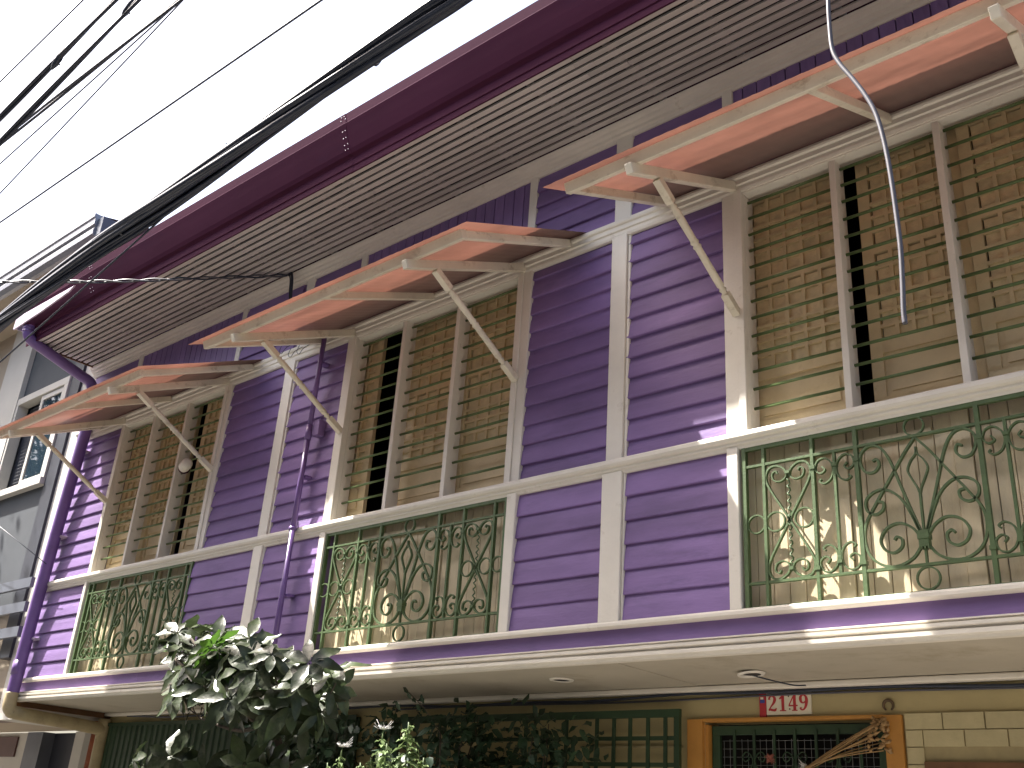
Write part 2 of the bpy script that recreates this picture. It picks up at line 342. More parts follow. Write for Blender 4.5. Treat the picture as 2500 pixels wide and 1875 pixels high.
# gutter, roof
GP = [(-.778, 5.955), (-.790, 5.955), (-.792, 6.005), (-.800, 6.008), (-.803, 6.070), (-.812, 6.080), (-.832, 6.090), (-.850, 6.120), (-.867, 6.165), (-.885, 6.215), (-.902, 6.265), (-.918, 6.310), (-.918, 6.316), (-.931, 6.388), (-.923, 6.388), (-.908, 6.322), (-.89, 6.29), (-.80, 6.20), (-.778, 6.16)]
cuts = [XL - .06, -8.9, -5.17, -1.9, XR + .1]
for i in range(4):
    d = .003 * (i % 2); MB().prism_x([(y - d * .6, z + d * .3) for y, z in GP], cuts[i] + .001, cuts[i + 1] + (.03 if i < 3 else 0)).obj('gutter', 'maroon', H)
g = MB(); a_ = len(g.v); g.v += [(x, y, z) for y in (-.950, -.934) for x, z in ((XL - .078, 6.085), (-9.75, 6.12), (-9.2, 6.175), (-9.1, 6.215), (XL - .078, 6.225))]; g.f += [(4, 3, 2, 1, 0), (5, 6, 7, 8, 9)] + [(i, (i + 1) % 5, 5 + (i + 1) % 5, 5 + i) for i in range(5)]; g.box(XL - .078, XL - .062, -.944, -.79, 6.10, 6.40)
g.obj('gutter_end_flashing', 'galv', H, bevel=.003)
RV = MB().box(-.0032, .0032, -.002, .002, -.0032, .0032).mesh('rivet', 'galv')
for xx in (-8.9, -5.17, -1.9):
    for z, y in ((6.125, -.853), (6.16, -.867), (6.21, -.885), (6.26, -.902), (6.345, -.925), (6.37, -.930)):
        for dx in (-.02, .02): inst('rivet', RV, H, (xx + dx + R.uniform(-.01, .01), y, z))
g = MB(); n = 240
for i in range(n + 1):
    x = XL - .1 + (XR - XL + .2) * i / n; dz = .012 * math.sin(i * math.pi / 2)
    g.v += [(x, -.90, 6.36 + dz), (x, 2.6, 7.55 + dz), (x, 5.2, 6.4 + dz)]
for i in range(n): g.f += [(3 * i, 3 * i + 3, 3 * i + 4, 3 * i + 1), (3 * i + 1, 3 * i + 4, 3 * i + 5, 3 * i + 2)]
g.obj('roof', 'maroon', H)
g = MB(); g.v = [(XL + .04, -.78, 6.18), (XL + .04, -.78, 6.34), (XL + .04, 2.6, 7.5), (XL + .04, 5.1, 6.4), (XL + .04, 5.1, 6.0), (XL + .04, 0, 6.0)]; g.f = [(0, 1, 2, 3, 4, 5)]
o = g.obj('gable_end', 'purple', H); sd_ = o.modifiers.new('s', 'SOLIDIFY'); sd_.thickness = .04

# ------------------------------------------------------------------ windows (parts of the house)
PANE = MB().box(.001, .061, 0, .003, .001, .061).mesh('capiz_pane', 'pane')
def shutter(win, x0, x1, y, style=0):
    """one sliding shutter: stiles, rails, lattice in one mesh; the panes are pieces of their own"""
    g = MB(); st = .062; d = .032; zb, zt = 3.62, 5.17
    g.box(x0, x0 + st, y, y + d, zb, zt); g.box(x1 - st, x1, y, y + d, zb, zt)
    rails = [(zb, 3.72), (3.955, 4.02), (4.535, 4.59), (5.10, zt)]
    for a, b in rails: g.box(x0 + st, x1 - st, y + .001, y + d - .002, a, b)
    # solid panel with clipped corners at the foot
    xi0, xi1 = x0 + st, x1 - st; c = .05
    g.box(xi0, xi1, y + .014, y + .024, 3.72, 3.955)
    pl = [(xi0 + .03, 3.745), (xi0 + .03 + c * 0, 3.745), (xi1 - .03, 3.745), (xi1 - .03, 3.88), (xi1 - .03 - c, 3.93), (xi0 + .03 + c, 3.93), (xi0 + .03, 3.88)]
    b = len(g.v); k = len(pl)
    g.v += [(px, y + .006, pz) for px, pz in pl] + [(px, y + .0141, pz) for px, pz in pl]
    g.f.append(tuple(range(b, b + k))); g.f += [(b + i, b + (i + 1) % k, b + k + (i + 1) % k, b + k + i) for i in range(k)]
    nc = 5; cw = (xi1 - xi0) / nc
    for (za, zc, nr) in ((4.02, 4.535, 6), (4.59, 5.10, 6)):
        rh = (zc - za) / nr
        for i in range(1, nc): g.box(xi0 + i * cw - .010, xi0 + i * cw + .010, y + .001, y + .0215, za, zc)
        for j in range(1, nr): g.box(xi0, xi1, y + .002, y + .021, za + j * rh - .009, za + j * rh + .009)
        for i in range(nc):
            for j in range(nr):
                o = inst('capiz_pane', PANE, win, (xi0 + i * cw + .006, y + .0175 + R.uniform(-.0015, .0015), za + j * rh + .006), ((cw - .012) / .062, 1, (rh - .012) / .062))
                o.rotation_euler = (R.uniform(-.02, .02), 0, R.uniform(-.02, .02))
    g.obj('shutter', 'tan', win, bevel=.0015)
ROD = MB().tube([(0, 0, 0), (1, 0, 0)], .0088, 8).mesh('bar', 'barg', True)
SH = [[(-9.30, -8.70, .10), (-8.74, -8.215, .125), (-8.045, -7.50, .10)],
      [(-6.19, -5.625, .10), (-5.385, -4.70, .125), (-4.72, -4.08, .10)],
      [(-2.50, -1.885, .10), (-1.812, -1.27, .125), (-1.262, -.70, .10)]]
for wi, q in enumerate(W):
    g = MB(); yf = -.035
    for a, b, inner in ((*q['jl'], 1), (*q['jr'], 0)):
        g.box(a, b, yf, .003, 3.605, 5.12)
        if inner: g.box(b - .045, b + .0, yf - .012, yf - .0005, 3.605, 5.12) if wi else None
        else: g.box(a, a + .05, yf - .010, yf - .0005, 3.605, 5.12)
    g.box(q['l'] - .018, q['l'] + .0, .0035, .095, 3.60, 5.16); g.box(q['r'] - .0, q['r'] + .018, .0035, .095, 3.60, 5.16)
    g.box(q['l'] + .0005, q['r'] - .0005, -.025, .095, 5.10, 5.158); g.box(q['l'] + .0005, q['r'] - .0005, .022, .097, 3.602, 3.625)
    win = g.obj('window', 'white', H, bevel=.004)
    for mx in q['m']: MB().box(mx - .018, mx + .018, -.022, .088, 3.612, 5.101).obj('mullion', 'white', win, bevel=.003)
    edges = [q['l'], q['m'][0] - .018, q['m'][0] + .018, q['m'][1] - .018, q['m'][1] + .018, q['r']]
    for k in range(0, 6, 2):
        a, b = edges[k], edges[k + 1]
        for i in range(13): 
            o = inst('bar', ROD, win, (a - .004, .040 + R.uniform(-.002, .002), 5.068 - i * .1080 + R.uniform(-.004, .004)), (b - a + .008, 1, 1))
            o.rotation_euler.y = R.uniform(-.006, .006)
    for s in SH[wi]: shutter(win, *s)
    # board panel under the sill, behind the iron grille
    n = 22; x0, x1 = q['jl'][0] + .03, q['jr'][1] - .03; st = (x1 - x0) / n
    for i in range(n):
        g2 = MB(); xx = x0 + i * st
        dy = R.uniform(-.0015, .0015) - (.012 if i in (6, 13) else 0)
        g2.box(xx + .0019, xx + st - .0019, .050 + dy, .064, 2.68, 3.545); g2.obj('plank', 'plank', win, bevel=.002)
    g2 = MB(); g2.box(x0, x1, .066, .08, 2.66, 3.545); g2.obj('plank_backing', 'dark', win)
    g2 = MB(); g2.box(x0 + .3, x0 + 1.0, .030, .0475, 3.44, 3.475); g2.obj('plank_rail', 'plank', win)

# ------------------------------------------------------------------ wrought iron grilles under the sills
def mirror(P, c=0.0): return [(2 * c - x, z) for x, z in P]
def flipz(P, c): return [(x, 2 * c - z) for x, z in P]
def grille(cx, hw, label):
    root = thing('iron_grille', label, 'grille', (cx, .02, 2.71), 'wrought iron grilles under the window sills')
    K = .9923
    def o(name, g, sm=False):
        g.v = [(cx + (x - cx) * K, y - .035, 1.6 + (z - 1.6) * K) for x, y, z in g.v]; g.obj(name, 'green', root, sm)
    def X(P): return [(cx + x, z) for x, z in P]
    ya, yb = .010, .028
    def strip(name, P, wd=.011, n=5): o(name, MB().ribbon(X(sm2(P, n)), wd, ya, yb))
    for z, h in ((3.538, .022), (3.44, .013), (2.83, .013)): o('rail', MB().box(cx - hw, cx + hw, ya - .001, yb + .001, z - h / 2, z + h / 2))
    o('rail', MB().box(cx - hw, cx + hw, ya, yb, 2.708, 2.716))
    for bx in (-hw + .008, hw - .008): o('frame_bar', MB().box(cx + bx - .011, cx + bx + .011, ya - .004, yb + .006, 2.7085, 3.552))
    for bx, wd in ((-.775, .008), (-.51, .008), (-.285, .010), (.285, .010), (.51, .008), (.775, .008)):
        o('upright', MB().box(cx + bx - wd, cx + bx + wd, ya - .0025, yb + .004, 2.7095, 3.548))
    def ring(x, z, r): o('ring', MB().ribbon(X([(x + r * math.cos(t * math.pi / 12), z + r * math.sin(t * math.pi / 12)) for t in range(24)]), .007, ya + .001, yb - .001, True))
    ring(0, 3.489, .046); ring(0, 2.770, .050)
    for s in (-1, 1):
        F = (lambda P: P) if s > 0 else mirror
        strip('lyre', F([(0, 3.433), (.055, 3.365), (.13, 3.255), (.215, 3.13), (.262, 3.05), (.272, 2.97), (.25, 2.895), (.195, 2.848), (.125, 2.838), (.055, 2.868), (.012, 2.925)]))
        strip('scroll', F([(.006, 2.96), (.045, 3.08), (.085, 3.21), (.125, 3.34), (.165, 3.412), (.215, 3.432), (.258, 3.405), (.268, 3.355), (.245, 3.305), (.205, 3.297), (.178, 3.325), (.185, 3.358), (.207, 3.352)]))
        strip('scroll', F([(.010, 2.96), (.045, 3.06), (.09, 3.15), (.15, 3.2), (.21, 3.2), (.253, 3.165), (.252, 3.115), (.215, 3.09), (.178, 3.108), (.172, 3.142), (.196, 3.15)]))
        strip('scroll', F([(.014, 2.955), (.05, 3.005), (.105, 3.034), (.165, 3.018), (.198, 2.968), (.183, 2.92), (.142, 2.9), (.105, 2.922), (.1, 2.957), (.122, 2.972), (.135, 2.958)]))
        strip('diamond', F([(.003, 3.165), (.010, 3.19), (.036, 3.245), (.046, 3.28), (.030, 3.32), (.004, 3.352), (.0015, 3.385)]), .007)
        # side bay with hearts and rings
        c = .644 * s
        def B(P): return [(c + x, z) for x, z in P]
        for t in (-1, 1):
            G = (lambda P: P) if t > 0 else mirror
            h = [(-.004 * t, 3.125), (.05, 3.215), (.105, 3.31), (.122, 3.365), (.104, 3.41), (.062, 3.420), (.022, 3.398), (.003, 3.362)]
            h = [(-.01, 3.115), (.05, 3.215), (.105, 3.31), (.122, 3.365), (.104, 3.41), (.062, 3.420), (.022, 3.398), (.003, 3.362)]
            k = [(.003, 3.385), (.015, 3.350), (.045, 3.334), (.078, 3.345), (.086, 3.378), (.066, 3.392), (.056, 3.376)]
            strip('heart_scroll', B(G(h)), .0095); strip('heart_scroll', B(G(flipz(h, 3.13))), .0095)
            strip('curl', B(G(k)), .007); strip('curl', B(G(flipz(k, 3.13))), .007)
            ring(c + .076 * t, 3.13, .049)
        ring(.826 * s, 3.13, .047)
        tw = MB().tube([(cx + c + .008 * math.sin(i * 1.3), .019 + .006 * math.cos(i * 1.3), 2.89 + .48 * i / 60) for i in range(61)], .0045, 6)
        o('twisted_rod', tw, True)
        for kz in (3.375, 2.885): o('collar', MB().box(cx + c - .012, cx + c + .012, ya - .006, yb + .005, kz - .008, kz + .008))
        # narrow bay of C scrolls
        c = .3975 * s
        o('upright', MB().box(cx + c - .0065, cx + c + .0065, ya - .0012, yb + .001, 2.832, 3.438))
        for t in (-1, 1):
            G = (lambda P: P) if t > 0 else mirror
            k = [(.065, 3.372), (.050, 3.352), (.074, 3.338), (.099, 3.362), (.088, 3.402), (.052, 3.414), (.018, 3.388), (.008, 3.345), (.022, 3.302), (.055, 3.283), (.080, 3.296), (.070, 3.308)]
            strip('scroll', B(G(k)), .0075, 4); strip('scroll', B(G(flipz(k, 3.13))), .0075, 4)
        for kz in (3.37, 2.89): o('collar', MB().box(cx + c - .012, cx + c + .012, ya - .006, yb + .005, kz - .008, kz + .008))
        for bx in (.285, .51):
            for kz in (3.375, 2.87): o('collar', MB().box(cx + bx * s - .014, cx + bx * s + .014, ya - .006, yb + .006, kz - .009, kz + .009))
    o('stem', MB().box(cx - .005, cx + .005, ya + .001, yb - .001, 2.83, 3.18))
    g = MB()
    for i in range(6): g.box(cx - .022 + i * .0074, cx - .022 + i * .0074 + .007, ya - .010, yb + .008, 2.93 - (.03 if i % 2 else .02), 2.985)
    g.box(cx - .026, cx + .026, ya - .013, yb + .011, 2.945, 2.968)
    o('centre_clasp', g)
grille(-8.42, .862, 'green scrollwork grille in the lower wall beside the tall purple corner drainpipe')
grille(-4.965, .878, 'green scrollwork grille in the lower wall beside the thin purple conduit')
grille(-1.585, .893, 'green scrollwork grille in the lower wall above the house number plate')

# ------------------------------------------------------------------ awnings
def awning(x0, x1, q, label, flip):
    root = thing('awning', label, 'awning', ((x0 + x1) / 2, 0, 5.2), 'salmon awnings over the windows')
    S = .455; zw = 5.262                              # sheet slope and height at the wall
    def zs(y): return zw + S * y
    n = int((x1 - x0) / .019); nl = 6; g = MB()
    for i in range(n + 1):
        x = x0 + (x1 - x0) * i / n
        for k in range(nl + 1):
            y = -.015 - 1.105 * k / nl
            sag = .003 * math.sin(x * 2.3 + 1) * (k / nl) + .0006 * math.sin(x * 19)
            g.v.append((x, y, zs(y) + .0010 * math.sin(i * math.pi / 2) + sag))
    for i in range(n):
        for k in range(nl):
            a = i * (nl + 1) + k; g.f.append((a, a + 1, a + nl + 2, a + nl + 1))
    g.obj('sheet', 'sheet', root, True)
    g2 = MB().beam((x0 + .10, -1.035, zs(-1.035) - .040), (x1 - .10, -1.035, zs(-1.035) - .040), .045, .06, (0, -.4, 1)); g2.obj('front_bar', 'whitebar', root, bevel=.005)
    jl, jr = (q['jl'][0] + q['jl'][1]) / 2 + .02, (q['jr'][0] + q['jr'][1]) / 2 - .02
    for i, x in enumerate((x0 + .125, jl, (x0 + x1) / 2 + .02, jr, x1 - .125)):
        main = i in (1, 3)
        if main:
            drop = .098; MB().beam((x, -.045, zs(-.045) - drop + .01), (x, -1.085, zs(-1.085) - drop), .042, .058).obj('bracket_arm', 'whitebar', root, bevel=.005)
        else:
            drop = .034; MB().beam((x, -.066, zs(-.066) - drop - .01), (x, -1.012, zs(-1.012) - drop - .006), .04, .05).obj('rafter', 'whitebar', root, bevel=.004)
    for x in (jl, jr):
        p = Vector((x, -.835, zs(-.835) - .128)); e = Vector((x, -.040, 4.318)); d = e - p; L = d.length
        MB().beam(p, p + d * .17, .044, .044).obj('strut_block', 'whitebar', root, bevel=.004)
        MB().beam(e - d * .16, e, .044, .044).obj('strut_block', 'whitebar', root, bevel=.004)
        prof = [(.165, .017), (.185, .013), (.195, .021), (.21, .014), (.225, .022), (.3, .021), (.44, .0195), (.455, .025), (.47, .016), (.485, .025), (.50, .0195), (.7, .021), (.78, .021), (.795, .013), (.81, .022), (.825, .014), (.845, .018)]
        MB().tube([p + d * t for t, _ in prof], [r for _, r in prof], 12).obj('turned_strut', 'whitebar', root, True)
    return root
awning(-9.90, -7.03, W[0], 'salmon awning over the shuttered window nearest the neighbouring white and grey building', 1)
awning(-6.36, -3.55, W[1], 'salmon awning over the shuttered window beside the thin purple conduit', 1)
awning(-3.00, -0.12, W[2], 'salmon awning behind the loose grey hanging cable', 1)

# ------------------------------------------------------------------ pipes on the house
def rnd(P, n=6): return smoothpts(P, n)
g = MB(); px, py = -10.135, -.105
g.tube(rnd([(px, py, 2.50), (px + .02, py, 3.2), (px + .07, py, 4.1), (px + .14, py, 5.0), (px + .15, py, 5.3), (px + .10, py, 5.6), (px + .08, py - .01, 5.68)]), .057, 16); dp = g.obj('drainpipe', 'pipe', H, True)
MB().tube([(px, py, 2.72), (px, py, 2.85)], .062, 16).obj('pipe_socket', 'pipe', dp, True)
MB().tube(rnd([(px + .08, py - .01, 5.66), (px + .07, -.16, 5.73), (px + .05, -.30, 5.78), (px, -.62, 5.90), (px - .02, -.80, 5.965), (px - .01, -.86, 6.01), (px - .01, -.87, 6.10)]), .056, 16).obj('upper_pipe_bend', 'pipe', dp, True)
for z in (6.03, 6.06): MB().tube([(px - .01, -.868, z), (px - .01, -.868, z + .014)], .063, 16).obj('pipe_ring', 'pipe', dp, True)
MB().tube(rnd([(px, py, 2.56), (px, py, 2.44), (px, py + .03, 2.40), (px, py + .09, 2.385), (px, .5, 2.36), (px - .02, .80, 2.345), (px - .03, .87, 2.33), (px - .03, .885, 2.26), (px - .03, .885, 0.12)]), .06, 16).obj('lower_pipe_bend', 'oldpipe', dp, True)
MB().tube([(px - .16, .90, .12), (px - .16, .90, 2.42)], .055, 12).obj('rust_pipe', 'rust', H, True)
for z in (3.05, 4.05, 4.95): MB().box(px + .07 * (z - 2.5) / 2 - .06, px + .07 * (z - 2.5) / 2 + .085, py + .02, -.02, z, z + .02).obj('pipe_clamp', 'galv', dp)
# thin conduit
cx_ = -6.147
cdt = MB().tube([(cx_ + .012, -.096, 5.24), (cx_ + .006, -.096, 4.9), (cx_, -.096, 4.36)], .020, 12).obj('conduit', 'pipe', H, True)
MB().tube([(cx_ - .002, -.096, 4.42), (cx_ - .004, -.096, 4.30)], .026, 12).obj('conduit_coupling', 'pipe', cdt, True)
MB().tube([(cx_ - .002, -.096, 4.35), (cx_ - .012, -.096, 3.58)], .022, 12).obj('conduit_length', 'pipe', cdt, True)
MB().tube([(cx_ - .012, -.096, 3.62), (cx_ - .022, -.096, 2.55)], .022, 12).obj('conduit_length', 'pipe', cdt, True)
MB().tube([(cx_ - .012, -.096, 3.585), (cx_ - .012, -.096, 3.61)], .030, 12).obj('conduit_coupling', 'pipe', cdt, True)
for z in (4.95, 4.0, 3.1): MB().box(cx_ - .03, cx_ + .03, -.08, -.018, z, z + .016).obj('conduit_clamp', 'pipe', cdt)
MB().box(cx_ + .025, cx_ + .10, -.085, -.02, 4.33, 4.46).obj('junction_box', 'purple', H, bevel=.004)

# ------------------------------------------------------------------ ceiling under the overhang and the ground floor
YB = .95
cs = [XL, -8.1, -5.7, -3.3, -0.9, XR]
for i in range(5): MB().box(cs[i] + .0015, cs[i + 1] - .0015, -.03, YB, Z_CEIL + R.uniform(0, .003), Z_CEIL + .02).obj('ceiling_panel', 'ceil', H)
MB().box(XL, XR, -.02, YB, Z_CEIL + .0205, Z_CEIL + .03).obj('ceiling_backing', 'dark', H)
MB().box(XL, XR, YB - .07, YB - .001, Z_CEIL - .032, Z_CEIL - .001).obj('ceiling_cove', 'white', H, bevel=.008)
MB().box(XL + .03, XL + .08, -.02, YB, Z_CEIL - .05, Z_CEIL - .001).obj('ceiling_edge_beam', 'brown', H)
# wall with the door opening and the small window opening
gx0, gx1, gz = -3.30, -2.22, 2.305
g = MB(); g.box(XL - .1, gx0 - .0, YB, YB + .15, 0, Z_CEIL); g.box(gx1, -2.0, YB, YB + .15, 0, Z_CEIL); g.box(gx0, gx1, YB, YB + .15, gz, Z_CEIL)
g.box(-2.0, -1.15, YB, YB + .15, 2.085, Z_CEIL); g.box(-2.0, -1.15, YB, YB + .15, 0, 1.0); g.box(-1.15, XR, YB, YB + .15, 0, Z_CEIL)
gw = g.obj('ground_floor_wall', 'wall', H)
g = MB(); g.box(gx0 - .4, 0.4, 3.0, 3.1, 0, 2.6); g.box(gx0 - .4, gx0 - .3, 1.1, 3.0, 0, 2.6); g.box(.4, .5, 1.1, 3, 0, 2.6); g.box(gx0 - .4, .5, 1.1, 3, 2.51, 2.6); g.box(gx0 - .4, .5, 1.1, 3, .01, .05)
g.obj('hallway', 'dark', H)
BR = MB().box(0, .198, 0, .02, 0, .0775).mesh('brick', 'brick')
MB().box(-2.118, XR, YB - .008, YB - .001, 2.085, 2.328).obj('mortar_bed', 'mortar', gw)
MB().box(-2.118, -2.03, YB - .008, YB - .001, .12, 2.085).obj('mortar_bed', 'mortar', gw); MB().box(-1.12, XR, YB - .008, YB - .001, .12, 2.085).obj('mortar_bed', 'mortar', gw)
for c in range(13):
    z = 2.3265 - .083 * (c + 1); x = -2.116 + (-.115 if c % 2 else -.01)
    while x < .9:
        a, b = max(x, -2.116), x + .2
        segs = [(a, b)] if z > 2.08 else [(a, min(b, -2.03)), (max(a, -1.12), b)]
        for s0, s1 in segs:
            if s1 - s0 > .03: inst('brick', BR, gw, (s0, YB - .017 + R.uniform(-.0015, .0015), z + .003), ((s1 - s0) / .201, 1, 1))
        x += .2045
g = MB(); g.box(-2.03, -1.99, YB - .03, YB + .06, .98, 2.09); g.box(-1.16, -1.12, YB - .03, YB + .06, .98, 2.09); g.box(-1.99, -1.16, YB - .03, YB + .06, 2.055, 2.0895); g.box(-1.99, -1.16, YB - .03, YB + .06, .981, 1.02)
g.obj('small_window_frame', 'brown', H)
g = MB(); g.box(-3.405, -3.302, YB - .03, YB + .04, 0.12, 2.318); g.box(-2.222, -2.128, YB - .03, YB + .04, 0.12, 2.318); g.box(-3.3015, -2.2225, YB - .028, YB + .04, 2.303, 2.321)
g.box(-3.302, -3.28, YB + .0, YB + .12, .12, 2.29)
g.obj('door_frame', 'orange', H, bevel=.003)
# sheet metal gate on the left: one ribbed panel after another
gt = thing('metal_gate', 'dark green ribbed sheet gate beneath the overhang by the beige drainpipe', 'gate', (-8.3, .9, .12))
b_ = MB().prism_x([(0, 0)] * 3, 0, 1)
rib = MB(); pr = [(0, .012), (.012, .012), (.024, 0), (.07, 0), (.082, .012), (.094, .012)]
for x, y in pr: rib.v.append((x, y, 0)); rib.v.append((x, y, 2.26))
for i in range(5): rib.f.append((2 * i, 2 * i + 2, 2 * i + 3, 2 * i + 1))
RIB = rib.mesh('ribbed_panel', 'dkgreen')
x = -10.12
while x < -6.4: inst('ribbed_panel', RIB, gt, (x, .905 + R.uniform(-.002, .002), .12)); x += .0945
MB().box(-10.14, -6.35, .895, .90, 2.372, 2.405).obj('top_rail', 'dkgreen', gt); MB().box(-10.14, -6.35, .922, .94, .12, 2.39).obj('gate_backing', 'dkgreen', gt)
# lattice of green bars in front of the cream wall
tr = thing('lattice', 'green square lattice of flat bars beside the ochre door frame', 'trellis', (-4.4, .86, 1.0))
for xx in (-5.82, -5.4, -5.0, -4.6, -4.26, -4.02, -3.89, -3.769, -3.64, -3.517): MB().box(xx - .012, xx + .012, .858, .868, 1.0, 2.36).obj('upright', 'dkgreen', tr)
for zz in (1.32, 1.51, 1.70, 1.87, 2.06, 2.208): MB().box(-5.84, -3.45, .869, .877, zz - .012, zz + .012).obj('rail', 'dkgreen', tr)
MB().box(-5.86, -3.415, .852, .88, 2.325, 2.37).obj('frame_rail', 'dkgreen', tr); MB().box(-3.452, -3.416, .851, .879, 1.0, 2.325).obj('frame_post', 'dkgreen', tr)
MB().box(-5.86, -5.825, .851, .879, 1.0, 2.325).obj('frame_post', 'dkgreen', tr); MB().box(-5.86, -3.415, .851, .94, .97, .999).obj('frame_rail', 'dkgreen', tr)
for zz in (2.16, 1.96): MB().box(-4.2, -3.45, .93, .949, zz, zz + .012).obj('wall_crack_strip', 'mortar', H)
# door gate
dg = thing('security_gate', 'dark green barred gate with scrolls and wire mesh below the number plate', 'gate', (-2.76, 1.0, .12))
ga, gb = -3.275, -2.235
g = MB(); g.box(ga, gb, .985, 1.01, 2.235, 2.285); g.box(ga, ga + .05, .985, 1.01, .13, 2.2345); g.box(gb - .05, gb, .985, 1.01, .13, 2.2345); g.box(ga + .0505, gb - .0505, .985, 1.01, .13, .18)
g.obj('gate_frame', 'dkgreen', dg, bevel=.002)
bx = [ga + .15 + i * .1245 for i in range(7)]
for x in bx: MB().box(x - .008, x + .008, .975, .984, .18, 2.26).obj('gate_bar', 'dkgreen', dg)
for i, x in enumerate(bx):
    if i % 2 == 1:
        for s in (-1, 1):
            P = [(x + s * .045, 2.12), (x + s * .03, 2.105), (x + s * .055, 2.09), (x + s * .07, 2.115), (x + s * .05, 2.14), (x + s * .02, 2.125), (x + s * .008, 2.08), (x + s * .06, 2.0), (x + s * .115, 1.92)]
            MB().ribbon(sm2(P, 4), .005, .968, .976).obj('scroll', 'dkgreen', dg)
for i in range(24): MB().box(ga + .06 + i * .0385, ga + .0615 + i * .0385, 1.016, 1.0175, .2, 2.215 - (.0 if i % 5 else .01)).obj('mesh_wire', 'wire', dg)
for i in range(14): MB().box(ga + .05, gb - .05, 1.018, 1.0195, 2.205 - i * .044, 2.2065 - i * .044).obj('mesh_wire', 'wire', dg)

# number plate
sp = thing('number_plate', 'white house number plate with red digits above the security gate', 'sign', (-2.77, YB - .01, 2.39))
MB().box(-2.895, -2.625, YB - .012, YB - .0005, 2.333, 2.456).obj('plate', 'signwhite', sp, bevel=.002)
g = MB(); g.box(-2.936, -2.8965, YB - .016, YB - .0005, 2.322, 2.462); st = g.obj('sticker_strip', 'signred', sp)
MB().box(-2.931, -2.902, YB - .0175, YB - .0165, 2.398, 2.416).obj('sticker_blue_patch', 'signblue', sp)
MB().box(-2.928, -2.910, YB - .0175, YB - .0165, 2.418, 2.430).obj('sticker_white_patch', 'signwhite', sp)
DIG = {'2': [[(.10, .72, .16), (.13, .86, .11), (.28, .945, .08), (.43, .87, .15), (.48, .72, .20), (.40, .52, .16), (.22, .30, .09), (.09, .12, .08)], [(.05, .08, .10), (.18, .11, .14), (.36, .07, .13), (.5, .08, .14), (.58, .2, .05)]],
       '1': [[(.33, .97, .19), (.33, .04, .19)], [(.33, .93, .12), (.2, .82, .12), (.08, .74, .05)], [(.12, .03, .06), (.54, .03, .06)]],
       '4': [[(.42, .98, .19), (.42, .04, .19)], [(.38, .95, .07), (.05, .36, .07)], [(.02, .32, .08), (.62, .32, .08)], [(.24, .03, .06), (.6, .03, .06)]],
       '9': [[(.46, .88, .12), (.3, .955, .08), (.15, .86, .16), (.12, .7, .19), (.17, .54, .15), (.3, .47, .08), (.44, .55, .10)], [(.45, .9, .10), (.51, .75, .18), (.52, .55, .19), (.46, .28, .16), (.32, .08, .10), (.16, .07, .09), (.10, .2, .15)]]}
for i, ch in enumerate('2149'):
    ox = -2.885 + i * .0625; g = MB(); sc_ = .088
    for k, stroke in enumerate(DIG[ch]):
        P = smoothpts([(a, b, c) for a, b, c in stroke], 6 if len(stroke) > 2 else 1)
        g.ribbon([(ox + p.x * sc_ * 1.02, 2.352 + p.y * sc_) for p in P], [p.z * sc_ for p in P], YB - .0135 - k * .0004, YB - .0125)
    g.obj('digit', 'signred', sp)
for x, z in ((-2.757, 2.43), (-2.752, 2.362)): MB().tube([(x, YB - .016, z), (x, YB - .012, z)], .004, 10).obj('screw', 'iron', sp, True)
# horseshoe
hs = MB().tube([(-2.198 + .026 * math.cos(t), YB - .008, 2.368 + .026 * math.sin(t)) for t in [math.radians(-60 + 15 * i) for i in range(21)]], [.0045 + .004 * math.sin(math.pi * i / 20) for i in range(21)], 8).obj('horseshoe', 'iron', None, True)
tag(hs, 'small rusty horseshoe nailed on the cream wall', 'horseshoe')
# recessed ceiling lights
def downlight(x, y, label, tilt=0):
    t = thing('ceiling_light', label, 'light', (x, y, Z_CEIL), 'recessed lights under the overhang')
    ca = [(x + .062 * math.cos(a), y + .062 * math.sin(a)) for a in [i * math.pi / 12 for i in range(24)]]
    g = MB(); n = 24
    for r, z in ((.075, -.002), (.070, -.010), (.052, -.010), (.050, .0)):
        for i in range(n): a = i * 2 * math.pi / n; g.v.append((x + r * math.cos(a), y + r * math.sin(a), Z_CEIL + z + tilt * r * math.cos(a) - abs(tilt) * .06))
    for k in range(3):
        for i in range(n): j = (i + 1) % n; g.f.append((k * n + i, k * n + j, k * n + n + j, k * n + n + i))
    g.obj('trim_ring', 'white', t, True)
    MB().tube([(x, y, Z_CEIL - .0065 - abs(tilt) * .05), (x, y, Z_CEIL - .0025)], .0505, 24).obj('recess_shade_disc', 'dark', t)  # flat dark disc stands in for the shade inside the fitting
downlight(-3.97, .43, 'recessed ceiling light sitting flush in the overhang ceiling')
downlight(-2.76, .53, 'recessed ceiling light hanging loose beside a dangling wire', .12)
wl = MB().tube(rnd([(-2.80, .55, 2.497), (-2.70, .62, 2.47), (-2.62, .72, 2.455), (-2.58, .79, 2.462)]), .004, 6).obj('loose_wire', 'cable', None, True)
tag(wl, 'short black wire dangling from the loose ceiling light', 'wire')
g = MB(); g.tube([(x, .925 + .01 * math.sin(x * 2.1), 2.452 + .009 * math.sin(x * 1.7) + .006 * math.sin(x * 5)) for x in [-9.8 + i * .2 for i in range(58)]], .009, 8)
tag(g.obj('wall_cable', 'cable', None, True), 'black cable sagging along the top of the cream wall', 'cable')
g = MB(); g.tube([(x, .938, 2.436 + .006 * math.sin(x * 2.3 + 1)) for x in [-6.0 + i * .2 for i in range(38)]], .006, 8)
tag(g.obj('wall_cable', 'greycable', None, True), 'thin grey cable running just below the black wall cable', 'cable')
